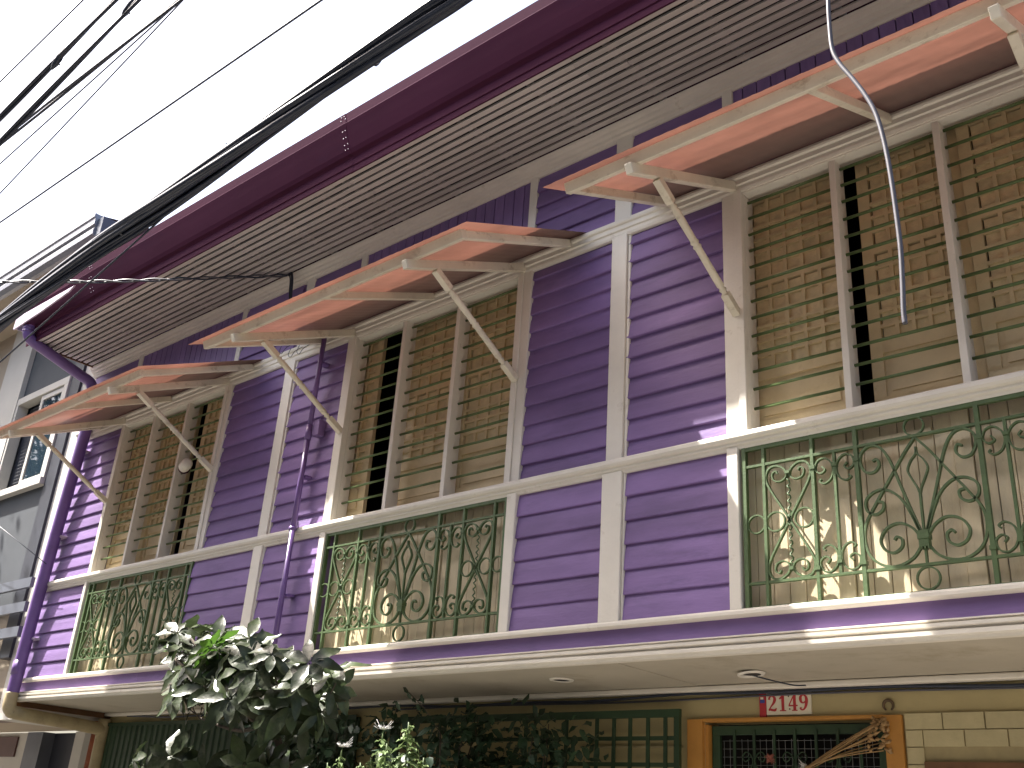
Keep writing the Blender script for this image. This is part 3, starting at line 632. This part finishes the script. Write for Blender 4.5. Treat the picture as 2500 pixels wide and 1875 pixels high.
# dried bouquet on the gate
db = thing('dried_bouquet', 'bunch of dried brown stalks tied to the security gate', 'dried flowers', (-2.45, .93, 2.15))
g = MB(); g2 = MB()
for i in range(16):
    a = Vector((-2.68 + R.uniform(-.015, .015), .95 + R.uniform(-.02, .02), 2.055 + R.uniform(-.012, .012))); b = Vector((-2.24 + R.uniform(-.05, .02), .90 + R.uniform(-.03, .03), 2.15 + R.uniform(-.02, .13)))
    m_ = (a + b) / 2 + Vector((0, 0, R.uniform(.0, .02))); g.tube(rnd([a, m_, b], 3), .0028, 5)
    for k in range(3):
        d = Vector((R.uniform(.0, .05), R.uniform(-.02, .02), R.uniform(-.03, .03))); c = b + Vector((R.uniform(-.03, .03), 0, R.uniform(-.02, .02)))
        g2.tube([c, c + d * .5, c + d], [.001, .011, .001], 5)
g.obj('stalk_bundle', 'straw', db, True); g2.obj('seed_head', 'straw', db, True)
g = MB()
for i in range(26):
    c = Vector((-2.70 + R.uniform(-.03, .03), .955 + R.uniform(-.02, .02), 2.05 + R.uniform(-.03, .03))); g.tube([c, c + Vector((R.uniform(-.03, .03), R.uniform(-.02, .0), R.uniform(-.03, .03)))], [.006, .001], 5)
g.obj('paper_flower', 'flower', db, True)
# dried pink flower behind the bars
g = MB()
for i in range(60):
    a, b = R.uniform(0, 6.28), R.uniform(-1, 1); d = Vector((math.cos(a) * math.cos(b), math.sin(a) * math.cos(b) * .5, math.sin(b)))
    c = Vector((-2.90, .965, 2.105)); g.tube([c, c + d * R.uniform(.02, .04)], [.004, .001], 4)
tag(g.obj('dried_flower', mat('dusty_pink', (0.30, 0.10, 0.07), .8, .3, 20), None), 'dusty pink dried flower head tied on the security gate', 'dried flower')
# small lamp on the mullion of the far window
lp = thing('wall_lamp', 'round cream lamp with a maroon rim on a window mullion', 'lamp', (-8.12, -.06, 4.28))
P = hit(459, 1137, y=-.05)
MB().tube([P + Vector((-.055, -.0, -.01)), P + Vector((-.045, -.01, -.008)), P + Vector((.03, -.03, .005)), P + Vector((.05, -.034, .01)), P + Vector((.058, -.035, .012))], [.046, .050, .049, .043, .025], 16).obj('lamp_body', 'white', lp, True)
MB().tube([P + Vector((-.075, .004, -.014)), P + Vector((-.058, 0, -.011))], [.050, .055], 16).obj('lamp_rim', 'maroon', lp, True)
MB().box(P.x - .085, P.x - .06, -.05, -.0225, P.z - .02, P.z + .02).obj('lamp_bracket', 'maroon', lp)
exec_later = None

# ------------------------------------------------------------------ neighbouring building
NY = .10
NB = thing('neighbour_building', 'white and grey rendered neighbouring building with a steel gutter', 'building', (-12, .1, 0))
def nx(px_, py_, y=NY): return hit(px_, py_, y=y)
wr = nx(137, 927); wb = nx(108, 1176)
NX1 = -10.42
pdl, pdr = nx(147.6, 1055).x, nx(170.7, 1055).x
wx1 = nx(112, 1172).x; wx0 = nx(44, 1020).x - .02; wz0, wz1 = nx(108, 1176).z, nx(181, 925).z
stl = nx(39, 865).x; strr = nx(86, 869).x
rg = hit(247, 549, y=-.5); rb = hit(241, 587, y=-.46)
zt = rb.z
def nbox(name, m, x0, x1, y0, y1, z0, z1, bev=0, par=None): return MB().box(x0, x1, y0, y1, z0, z1).obj(name, m, par or NB, bevel=bev)
zslat = nx(0, 1480).z
# grey rendered wall with the window opening
g = MB(); g.box(strr, wx0, NY, NY + .2, zslat, zt); g.box(wx1, pdl, NY, NY + .2, zslat, zt); g.box(wx0, wx1, NY, NY + .2, zslat, wz0); g.box(wx0, wx1, NY, NY + .2, wz1, zt)
g.obj('grey_wall', 'ngrey', NB)
nbox('white_pilaster', 'nwhite', stl, strr - .001, NY - .06, NY + .2, zslat, zt)
nbox('beige_wall', 'nbeige', -22, stl - .001, NY, NY + .2, zslat, zt)
nbox('white_corner_strip', 'nwhite', pdr, NX1 + .05, NY + .0, NY + 8, 2.35, zt)
nbox('dark_post', 'ndark', pdl + .001, pdr - .001, NY - .03, NY + .1, 2.95, zt)
nbox('balcony_wall', 'nbeige', -22, pdr - .001, NY + .08, NY + .2, 2.56, zslat - .001)
nbox('brown_band', 'nbrown', -22, pdr - .002, NY - .0, NY + .2, 2.35, 2.5595)
for py_ in (1452, 1505, 1560):
    z = nx(0, py_).z; nbox('balcony_slat', 'nslat', -22, NX1 - .05, NY - .16, NY - .12, z - .05, z + .05)
nbox('roof_soffit', 'nbeige', -22, rb.x + .0, -.46, NY, zt, zt + .03)
nbox('upper_wall', 'nwhite', -22, rb.x - .3, NY + .2, NY + 8, zt - 4, zt + .3)
prof = [(-.46, zt), (-.50, zt + .01), (-.545, zt + .05), (-.55, zt + .11), (-.53, zt + .15), (-.555, zt + .17), (-.555, zt + .24), (-.57, zt + .26), (-.57, zt + .30), (-.46, zt + .30)]
MB().prism_x(prof, -22, rb.x).obj('roof_gutter', 'silver', NB)
nbox('roof_end_cap', 'nslat', rb.x + .001, rb.x + .12, -.52, -.25, zt + .02, zt + .24)
g = MB(); g.v = [(-22, -.5, zt + .3), (rb.x, -.5, zt + .3), (rb.x, 5, zt + 1.6), (-22, 5, zt + 1.6)]; g.f = [(0, 1, 2, 3)]; g.obj('roof', 'silver', NB)
# window: frame, open dark half with louvres, reflecting pane
g = MB(); f = .06; ys, ye = NY - .05, NY + .08
g.box(wx0 - .04, wx1 + .04, ys, ye, wz1 - f, wz1 + .03); g.box(wx0 - .04, wx1 + .04, ys - .03, ye, wz0 - .05, wz0 + f - .03); g.box(wx0 - .04, wx0 + f, ys, ye, wz0 + f - .0295, wz1 - f - .0005); g.box(wx1 - f, wx1 + .04, ys, ye, wz0 + f - .0295, wz1 - f - .0005)
nw = g.obj('window', 'nwhite', NB, bevel=.004)
xm = wx0 + (wx1 - wx0) * .50
g = MB(); a, b = xm, wx1 - f - .005; zz0, zz1 = wz0 + f - .02, wz1 - f - .01
g.box(a, a + .06, ys + .02, ys + .06, zz0, zz1); g.box(b - .06, b, ys + .02, ys + .06, zz0, zz1); g.box(a + .0605, b - .0605, ys + .02, ys + .06, zz0, zz0 + .06); g.box(a + .0605, b - .0605, ys + .02, ys + .06, zz1 - .06, zz1)
g.obj('sash', 'nwhite', nw, bevel=.003)
MB().box(a + .055, b - .055, ys + .035, ys + .043, zz0 + .05, zz1 - .05).obj('pane', 'glass', nw)
MB().box(wx0 + .06, xm, NY + .10, NY + .12, zz0, zz1).obj('dark_opening', 'ndark', nw)  # dark sheet stands in for the unlit room behind the open half
n = int((zz1 - zz0) / .045)
LV = MB(); LV.v = [(0, 0, 0), (1, 0, 0), (1, .035, .03), (0, .035, .03), (0, .0, .006), (1, 0, .006), (1, .035, .036), (0, .035, .036)]; LV.f = [(0, 1, 2, 3), (4, 5, 6, 7), (0, 1, 5, 4), (2, 3, 7, 6), (0, 3, 7, 4), (1, 2, 6, 5)]
LVm = LV.mesh('louvre', 'ndark')
for i in range(n): inst('louvre', LVm, nw, (xm - .30, NY + .02, zz0 + i * .045), (.30, 1, 1))
# second window further along, only its edge shows
# ground floor of the neighbour, set back
GY = 1.05
def gxz(px_, py_): return hit(px_, py_, y=GY)
a0, a1, a2, a3 = gxz(75, 1800).x, gxz(112, 1800).x, gxz(183, 1800).x, gxz(200, 1790).x
nbox('ground_floor_white_wall', 'nwhite', -22, a0, GY, GY + .2, 0, 2.35); nbox('ground_floor_grey_pier', 'nslat', a0 + .001, a1, GY - .04, GY + .2, 0, 2.35)
nbox('dark_doorway', 'ndark', a1 + .001, a2, GY + .1, GY + .2, 0, 2.35); nbox('ground_floor_white_pier', 'nwhite', a2 + .001, max(a3, a2 + .2), GY, GY + .2, 0, 2.35)
s0, s1 = gxz(0, 1800), gxz(36, 1848); nbox('brown_tile_panel', 'nbrown', s0.x - .4, s1.x, GY - .02, GY - .001, s1.z, s0.z)
nbox('overhang_soffit', 'nbeige', -22, pdr, NY + .2, GY, 2.36, 2.40)

# ------------------------------------------------------------------ unseen houses added across the narrow street to cut sky light on the facade
def added_opposite(x0, x1, h, m, label, seed):
    q = random.Random(seed); t = thing('house', label, 'house', ((x0 + x1) / 2, -8, 0), 'unseen houses added across the street')
    y = -7.6; MB().box(x0, x1, y - 6, y, 0, h).obj('wall', m, t)
    g = MB(); g.v = [(x0 - .2, y + .5, h), (x1 + .2, y + .5, h), (x1 + .2, y - 3, h + 1.2), (x0 - .2, y - 3, h + 1.2), (x0 - .2, y - 6.3, h), (x1 + .2, y - 6.3, h)]; g.f = [(0, 1, 2, 3), (3, 2, 5, 4), (0, 3, 4), (1, 5, 2)]
    g.obj('roof', 'maroon', t)
    n = int((x1 - x0) / 2.2)
    for fl in range(int(h // 2.8)):
        for i in range(n):
            cx = x0 + (i + .5) * (x1 - x0) / n; z = fl * 2.9 + 1.0
            if fl == 0 and i == n // 2: MB().box(cx - .5, cx + .5, y + .001, y + .05, .1, 2.2).obj('door', 'brown', t); continue
            f = MB().box(cx - .6, cx + .6, y + .001, y + .05, z, z + 1.3).obj('window', 'nwhite', t); MB().box(cx - .53, cx + .53, y + .051, y + .056, z + .07, z + 1.23).obj('pane', 'glass', f)
added_opposite(-30, -17.2, 8.4, 'nbeige', 'unseen three storey beige house added across the street', 1); added_opposite(-17, -8.7, 7.2, 'nslat', 'unseen blue grey house added across the street', 2)
added_opposite(-8.5, .6, 8.6, 'nwhite', 'unseen wide white house added facing the purple house', 3); added_opposite(.8, 9, 7.4, 'wall', 'unseen cream yellow house added across the street', 4); added_opposite(9.2, 24, 8.4, 'nslat', 'unseen long blue grey house added at the end across the street', 5)

# street tree in front of the neighbouring building: it dapples that wall and mirrors in its window
st = thing('street_tree', 'tall street tree in front of the white and grey building', 'tree', (-15.6, -1.9, .12))
q = random.Random(21); g = MB(); s_ = MB(); b0 = Vector((-15.6, -1.9, .12)); fk = Vector((-15.5, -1.9, 5.2))
s_.tube(smoothpts([b0, b0 + Vector((.1, 0, 2.5)), fk], 5), [.16 - .007 * i for i in range(11)], 10)
for i in range(26):
    a = q.uniform(0, 6.28); e_ = Vector((-15.3 + 1.7 * math.cos(a) * q.uniform(.4, 1), -1.9 + 1.3 * math.sin(a) * q.uniform(.4, 1), q.uniform(6.4, 9.8)))
    P = smoothpts([fk, fk.lerp(e_, .5) + Vector((0, 0, .3)), e_], 6); s_.tube(P, [.05 - .0034 * k for k in range(len(P))], 6)
    for k in range(95):
        c = q.choice(P[4:]) + Vector((q.gauss(0, .22), q.gauss(0, .22), q.gauss(0, .22)))
        leaflet(g, c, Vector((q.uniform(-1, 1), q.uniform(-1, 1), q.uniform(-.8, .4))), Vector((q.uniform(-.5, .5), q.uniform(-.5, .5), 1)), q.uniform(.09, .15), q.uniform(.025, .04), .3, 3)
s_.obj('trunk', 'bark', st, True); g.obj('crown', 'leaf', st, True)

# ------------------------------------------------------------------ overhead cables
def cable(name, pts, r, label, cat='cable', group=None, m='cable', n=8):
    return tag(MB().tube(pts, r, n).obj(name, m, None, True), label, cat, group)
def span(pa, pb, ya, yb, sag=.0, n=40, ext0=1.0, ext1=.7):
    A, B = hit(*pa, y=ya), hit(*pb, y=yb); A2, B2 = A - (B - A) * ext0, B + (B - A) * ext1
    return [A2.lerp(B2, i / n) + Vector((0, 0, -sag * (1 - (2 * i / n - 1) ** 2) + sag)) for i in range(n + 1)]
# thick bundle: strands that wander round each other, tied here and there
bd = thing('cable_bundle', 'thick bundle of black cables strung in front of the maroon gutter', 'cable bundle', (-5, -2.2, 6))
cen = [hit(*p, y=-2.2) for p in ((-260, 980), (-120, 880), (0, 785), (110, 700), (250, 597), (400, 497), (550, 393), (700, 285), (850, 178), (960, 100), (1045, 40), (1120, -12), (1230, -95), (1400, -230))]
cen = [cen[0] - (cen[2] - cen[0]) * 3, cen[0] - (cen[2] - cen[0])] + cen + [cen[-1] + (cen[-1] - cen[-3]) * 1.5]
cl = smoothpts(cen, 10)
for i in range(24):
    ph, am, fr = R.uniform(0, 6.28), R.uniform(.010, .056), R.uniform(.2, .5); ph2 = R.uniform(0, 6.28)
    pts = []
    for k, p in enumerate(cl):
        sp_ = 1.0 + .9 * max(0, (40 - k) / 40)
        pts.append(p + Vector((0, am * sp_ * math.cos(p.x * fr * 2 + ph), am * sp_ * math.sin(p.x * fr * 2 + ph) + .010 * math.sin(p.x * 1.3 + ph2))))
    MB().tube(pts, R.choice((.011, .013, .016, .019)), 7).obj('strand', 'cable', bd, True)
for px_, py_ in ((545, 385), (300, 560), (905, 140)):
    c = hit(px_, py_, y=-2.2); pts = [c + Vector((.01 * t / 8, .047 * math.cos(t * .785), .047 * math.sin(t * .785))) for t in range(18)] + [c + Vector((.02, .02, .075)), c + Vector((.035, 0, .085)), c + Vector((.03, -.02, .07))]
    MB().tube(pts, .0035, 6).obj('tie_wire', 'cable', bd, True)
cable('overhead_cable', span((0, 543), (785, 0), -2.6, -2.6), .0055, 'single thin black cable crossing the sky above the thick bundle', group=None)
cable('overhead_cable', span((0, 200), (203, 0), -3.2, -3.2), .0038, 'thinnest black wire crossing the sky farthest from the purple house')
def pair(pa, pb, y, r, label, knot=None):
    t = thing('overhead_cable', label, 'cable', tuple(hit(*pa, y=y)))
    for k in range(2):
        P = span(pa, pb, y, y); MB().tube([p + Vector((0, .008 * math.cos(i * .16 + k * 3.14), .008 * math.sin(i * .16 + k * 3.14))) for i, p in enumerate(P)], r, 7).obj('strand', 'cable', t, True)
    if knot:
        c = hit(*knot, y=y); MB().tube([c + Vector((.022 * math.cos(a), .01 * a / 6, .022 * math.sin(a))) for a in [i * .5 for i in range(22)]], .004, 6).obj('tie_wire', 'cable', t, True)
        MB().tube([c + Vector((-.05, 0, -.04)), c + Vector((-.02, 0, -.02)), c + Vector((.02, 0, .01)), c + Vector((.05, 0, .045))], [.006, .017, .016, .006], 8).obj('splice', 'cable', t, True)
pair((0, 288), (282, 0), -3.1, .0085, 'doubled black cable with a taped splice crossing the sky', (142, 144))
pair((4, 344), (338, 0), -3.0, .0085, 'doubled black cable with a wire tie, meeting another at one end', (314, 18))
pair((4, 346), (440, 0), -2.9, .0075, 'doubled black cable rising from the wire tie at a flatter slope')
cable('overhead_cable', span((0, 400), (443, 0), -2.85, -2.85), .0042, 'thin black wire just under the flatter doubled cable')
cable('overhead_cable', span((0, 472), (447, 0), -2.8, -2.8), .0040, 'finest black wire between the doubled cables and the single cable')
cable('overhead_cable', span((0, 884), (433, 500), -2.15, -2.15, ext0=.6, ext1=.15), .006, 'thin black cable splitting off below the thick bundle across the gutter')
# twisted service drop with its drip loop
e = hit(703, 672, y=-.12); s = hit(0, 688, y=-1.7); sd0 = s + (s - e) * .5
dr = thing('service_cable', 'twisted grey service cable ending in a drip loop at the soffit', 'cable', tuple(e))
base = [sd0, s, s.lerp(e, .35) + Vector((0, 0, -.02)), s.lerp(e, .7) + Vector((0, 0, -.01)), e]
cb = smoothpts(base, 24)
for k in range(2): MB().tube([p + Vector((0, .011 * math.cos(i * .5 + k * 3.14), .011 * math.sin(i * .5 + k * 3.14))) for i, p in enumerate(cb)], .008, 7).obj('strand', 'greycable' if k else 'cable', dr, True)
for dx in (0, .02, .035):
    MB().tube(rnd([e, e + Vector((.03 + dx, -.01, .0)), e + Vector((.05 + dx, 0, -.07)), e + Vector((.035 + dx, .02, -.16)), e + Vector((.03 + dx, .05, -.3 - dx * 3)), e + Vector((.05, .07, -.52))]), .006, 6).obj('drip_loop', 'cable', dr, True)
MB().tube([e, Vector((e.x + .06, -.02, e.z + .08))], .01, 8).obj('anchor_hook', 'iron', dr, True)
# loose grey cable hanging in front of the near window
pts = [hit(x, y, y=-1.45) for x, y in ((2010, -260), (2019, -120), (2022, 0), (2025, 60), (2032, 120), (2050, 155), (2080, 190), (2110, 228), (2135, 270), (2152, 320), (2166, 380), (2178, 450), (2188, 520), (2198, 600), (2203, 680), (2206, 760), (2210, 790))]
cable('hanging_cable', smoothpts(pts, 5), .0088, 'loose grey cable hanging cut off in front of the wide window', m='greycable', n=10)
# thin wire to the corner pipe
cable('guy_wire', [hit(-60, 1238, y=-.35), hit(0, 1286, y=-.3), hit(113, 1377, y=-.17)], .004, 'short thin wire tied to the purple corner drainpipe', 'wire')
# wire scraps under the middle awning
for k, (x, y) in enumerate(((690, 850), (712, 858), (733, 850))):
    c = hit(x, y, y=-.12); cable('wire_scrap', rnd([c + Vector((-.06, .03, .06)), c + Vector((-.04, 0, -.02)), c + Vector((0, 0, -.05)), c + Vector((.05, .0, -.01)), c + Vector((.06, .06, .05))]), .0028, ('thin dark wire loop dangling under the awning, farthest from the purple conduit', 'thin dark wire loop dangling between two other loops under the awning', 'thin dark wire loop dangling under the awning, right beside the purple conduit')[k], 'wire', 'wire loops under the awning', n=5)

# ------------------------------------------------------------------ plants
def palmate(seed, m):
    q = random.Random(seed); g = MB(); n = q.choice((6, 7, 7, 8)); a0 = q.uniform(0, 6.28)
    for i in range(n):
        a = a0 + 2 * math.pi * i / n + q.uniform(-.16, .16); d = Vector((math.cos(a), math.sin(a), q.uniform(-.28, .12)))
        leaflet(g, d * .012, d, Vector((q.uniform(-.2, .2), q.uniform(-.2, .2), 1)), q.uniform(.115, .185), q.uniform(.027, .040), q.uniform(.02, .42))
    g.tube([(0, 0, 0), (q.uniform(-.01, .01), q.uniform(-.01, .01), -.05)], .003, 5)
    return g.mesh('leaf', m, True)
LEAVES = [palmate(i, 'leaf') for i in range(9)]; NEWL = [palmate(50 + i, 'leafnew') for i in range(3)]
def inside(p, poly):
    c = False; x, y = p
    for i in range(len(poly)):
        x1, y1 = poly[i]; x2, y2 = poly[i - 1]
        if (y1 > y) != (y2 > y) and x < (x2 - x1) * (y - y1) / (y2 - y1) + x1: c = not c
    return c
T = thing('tree', 'leafy street tree with dusty hand-shaped leaves in front of the overhang', 'tree', (-5.55, -1.15, .12))
tc = hit(590, 1680, y=-1.1)
base = hit(735, 1990, y=-.95); base = Vector((base.x, -.95, .12))
trunk = MB().tube(smoothpts([base, base + Vector((.03, .02, .8)), base + Vector((-.04, 0, 1.5)), Vector((tc.x + .25, -1.05, 2.1))], 5), [.04 - .0015 * i for i in range(16)], 10).obj('trunk', 'bark', T, True)
poly1 = [(405, 1540), (470, 1520), (560, 1535), (640, 1570), (755, 1590), (790, 1620), (835, 1670), (815, 1715), (760, 1760), (660, 1775), (560, 1735), (450, 1715), (405, 1665), (440, 1630), (400, 1590)]
poly2 = [(315, 1850), (400, 1845), (500, 1850), (640, 1850), (760, 1840), (760, 1980), (300, 1980)]
branches = MB(); spots = []
def add_leaf(p, me, outward, size):
    nrm = (outward * .35 + Vector((.32, -.72, .62)) + Vector((R.uniform(-.8, .8), R.uniform(-.7, .7), R.uniform(-.5, .5)))).normalized()
    o = inst('leaf', me, T, p, (size,) * 3); o.rotation_euler = nrm.to_track_quat('Z', 'Y').to_euler(); return nrm
hubs = []
for i in range(15):
    while True:
        p2 = (R.uniform(380, 860), R.uniform(1480, 1800))
        if inside(p2, poly1): break
    hubs.append(hit(*p2, y=R.uniform(-1.3, -.85)) + Vector((.03, 0, -.08)))
top = Vector((tc.x + .25, -1.05, 2.1))
for h in hubs: branches.tube(smoothpts([top, top.lerp(h, .4) + Vector((0, 0, -.06)), h], 4), [.016 - .0012 * i for i in range(9)], 6)
cnt = 0
while cnt < 104:
    p2 = (R.uniform(370, 870), R.uniform(1470, 1810))
    if not inside(p2, poly1): continue
    p = hit(*p2, y=R.uniform(-1.42, -.78)); out = (p - tc); out.normalize()
    nrm = add_leaf(p, R.choice(LEAVES) if R.random() > .07 else R.choice(NEWL), out, R.uniform(.7, 1.08))
    h = min(hubs, key=lambda q: (q - p).length); st_ = p - nrm * .05
    branches.tube(smoothpts([h, h.lerp(st_, .6) + Vector((0, 0, -.02)), st_], 3), .0035, 5); cnt += 1
low = hit(520, 1890, y=-1.05); branches.tube(smoothpts([top - Vector((0, 0, .4)), top.lerp(low, .5) - Vector((0, 0, .25)), low], 4), .012, 6)
cnt = 0
while cnt < 26:
    p2 = (R.uniform(300, 720), R.uniform(1800, 1960))
    if not inside(p2, poly2): continue
    p = hit(*p2, y=R.uniform(-1.25, -.9)); out = (p - tc).normalized()
    nrm = add_leaf(p, R.choice(LEAVES) if R.random() > .15 else R.choice(NEWL), out, R.uniform(.85, 1.2)); st_ = p - nrm * .05
    branches.tube(smoothpts([low, low.lerp(st_, .6) + Vector((0, 0, -.02)), st_], 3), .0035, 5); cnt += 1
branches.obj('branch', 'bark', T, True)

def shrub(name, label, cx, y0, y1, x0, x1, ztop, nleaf, size, m, seed, group=None, sprig=0):
    q = random.Random(seed); t = thing(name, label, 'shrub', (cx, (y0 + y1) / 2, .12), group); g = MB(); s = MB()
    stems = []
    for i in range(14):
        x = q.uniform(x0, x1); y = q.uniform(y0, y1); z = ztop * q.uniform(.7, 1.0) + (q.uniform(.0, .1) if i < sprig else 0)
        b = Vector((cx + (x - cx) * .4, (y0 + y1) / 2, .12)); e_ = Vector((x, y, z)); P = smoothpts([b, b.lerp(e_, .5) + Vector((q.uniform(-.1, .1), 0, .15)), e_], 5); stems.append(P); s.tube(P, [.012 - .0009 * k for k in range(len(P))], 5)
    for i in range(nleaf):
        if q.random() < .55:
            P = q.choice(stems); c = q.choice(P[3:]) + Vector((q.gauss(0, .07), q.gauss(0, .05), q.gauss(0, .06)))
        else: c = Vector((q.uniform(x0, x1), q.uniform(y0, y1), q.uniform(.8, ztop - .12 * q.random() - .05 * math.sin(i))))
        c.y = min(max(c.y, y0 - .06), y1 + .08); c.z = min(c.z, 2.40)
        d = Vector((q.uniform(-1, 1), q.uniform(-1, .4), q.uniform(-.9, .5)))
        leaflet(g, c, d, Vector((q.uniform(-.6, .6), q.uniform(-1, 0), 1)), size * q.uniform(.7, 1.3), size * q.uniform(.22, .34), q.uniform(.1, .6), 3)
    s.obj('stem', 'bark', t, True); g.obj('crown', m, t, True)
shrub('shrub', 'dark leafy shrub filling the shade between the tree and the green lattice', -5.5, .10, .75, -6.6, -4.7, 2.34, 2600, .085, 'leafdark', 3, sprig=3)
shrub('climbing_shrub', 'dark climbing shrub growing through the green lattice', -4.4, .45, .80, -5.0, -3.85, 2.33, 1900, .075, 'leafdark', 5, sprig=4)
shrub('shrub', 'deep green shrub in front of the ribbed green gate', -7.2, .15, .8, -8.0, -6.3, 1.95, 1100, .09, 'leafdark', 8)
shrub('shrub', 'unseen low planter shrub added along the pavement before the ribbed green gate', -8.8, -1.3, -.4, -10.6, -7.0, 1.45, 1800, .12, 'leafdark', 12)  # out of view, added to shade the pavement and dim the ceiling above
# pale herbs with whiskered white flowers, out in the sun
def herb(tops, label, y, seed):
    q = random.Random(seed); b = hit(*tops[0][:2], y=y); t = thing('flowering_herb', label, 'plant', (b.x, y, .12), 'flowering herbs in front of the shrubs')
    s = MB(); g = MB(); fl = MB(); bud = MB()
    for (px_, py_, flower, fat) in tops:
        e_ = hit(px_, py_, y=y + q.uniform(-.06, .06)); b0 = Vector((b.x + q.uniform(-.06, .06), y, .12)); P = smoothpts([b0, b0.lerp(e_, .6) + Vector((q.uniform(-.02, .02), 0, .05)), e_], 8); s.tube(P, .004, 5)
        L = (e_ - b0).length; k = 0.02 if not flower else .06
        while k < .62:
            c = e_ + (P[-4] - e_).normalized() * k; w_ = fat * (.35 + min(1, k * 5))
            for i in range(2 if k > .12 else 4):
                a = q.uniform(0, 6.28) + i * math.pi; d = Vector((math.cos(a), math.sin(a), q.uniform(-.5, .35))); leaflet(g, c, d, Vector((0, 0, 1)), .062 * w_, .019 * w_, q.uniform(.2, .9), 4)
            k += .018 + .05 * min(1, k * 3)
        if flower:
            for i in range(9): a = i * .7; d = Vector((math.cos(a), math.sin(a) * .8, .15)); fl.tube([e_, e_ + d * .02, e_ + d * .034 + Vector((0, 0, .012))], [.006, .006, .001], 5)
            for i in range(14): a = q.uniform(0, 6.28); d = Vector((math.cos(a), math.sin(a), q.uniform(-.1, .8))); fl.tube([e_, e_ + d * .035, e_ + d * .055 + Vector((0, 0, .012))], .0009, 4)
    s.obj('stem', 'leafpale', t, True); g.obj('foliage', 'leafpale', t, True)
    if fl.v: fl.obj('flower', 'flower', t, True)
herb([(998, 1763, 0, 1.2), (1010, 1815, 0, 1.3), (975, 1838, 0, 1.2), (1035, 1850, 0, 1.2), (950, 1860, 0, 1.2)], 'pale leafy flower spike rising in sunlight before the dark shrubs', -.55, 1)
herb([(936, 1779, 1, 1.0), (945, 1815, 0, 1.2), (905, 1850, 0, 1.1), (880, 1862, 0, .9)], 'pale herb topped by a large whiskered white flower', -.62, 2)
herb([(836, 1822, 1, .8), (800, 1862, 0, .8), (830, 1868, 0, .9)], 'low herb with a small grey-white whiskered flower', -.5, 4)
# sprig in front of the ceiling
sg = thing('vine_sprig', 'dark vine sprig reaching up against the pale overhang ceiling', 'vine', (-4.6, .3, 1.9))
g = MB(); s = MB()
for (pa, pb) in (((1075, 1790), (985, 1678)), ((1020, 1740), (1030, 1695)), ((965, 1745), (968, 1712))):
    A, B = hit(*pa, y=.30), hit(*pb, y=.12); s.tube([A, A.lerp(B, .5) + Vector((.01, 0, .02)), B], .003, 5)
    for k in range(9):
        c = A.lerp(B, k / 8); leaflet(g, c, Vector((R.uniform(-1, 1), R.uniform(-.5, .5), R.uniform(-.8, .5))), Vector((0, -1, 1)), R.uniform(.035, .06), .013, .4, 4)
A = hit(1075, 1790, y=.30); s.tube(smoothpts([Vector((A.x + .1, .4, .12)), Vector((A.x + .05, .35, 1.2)), A], 6), .005, 5)
g.obj('foliage', 'leafdark', sg, True); s.obj('stem', 'bark', sg, True)
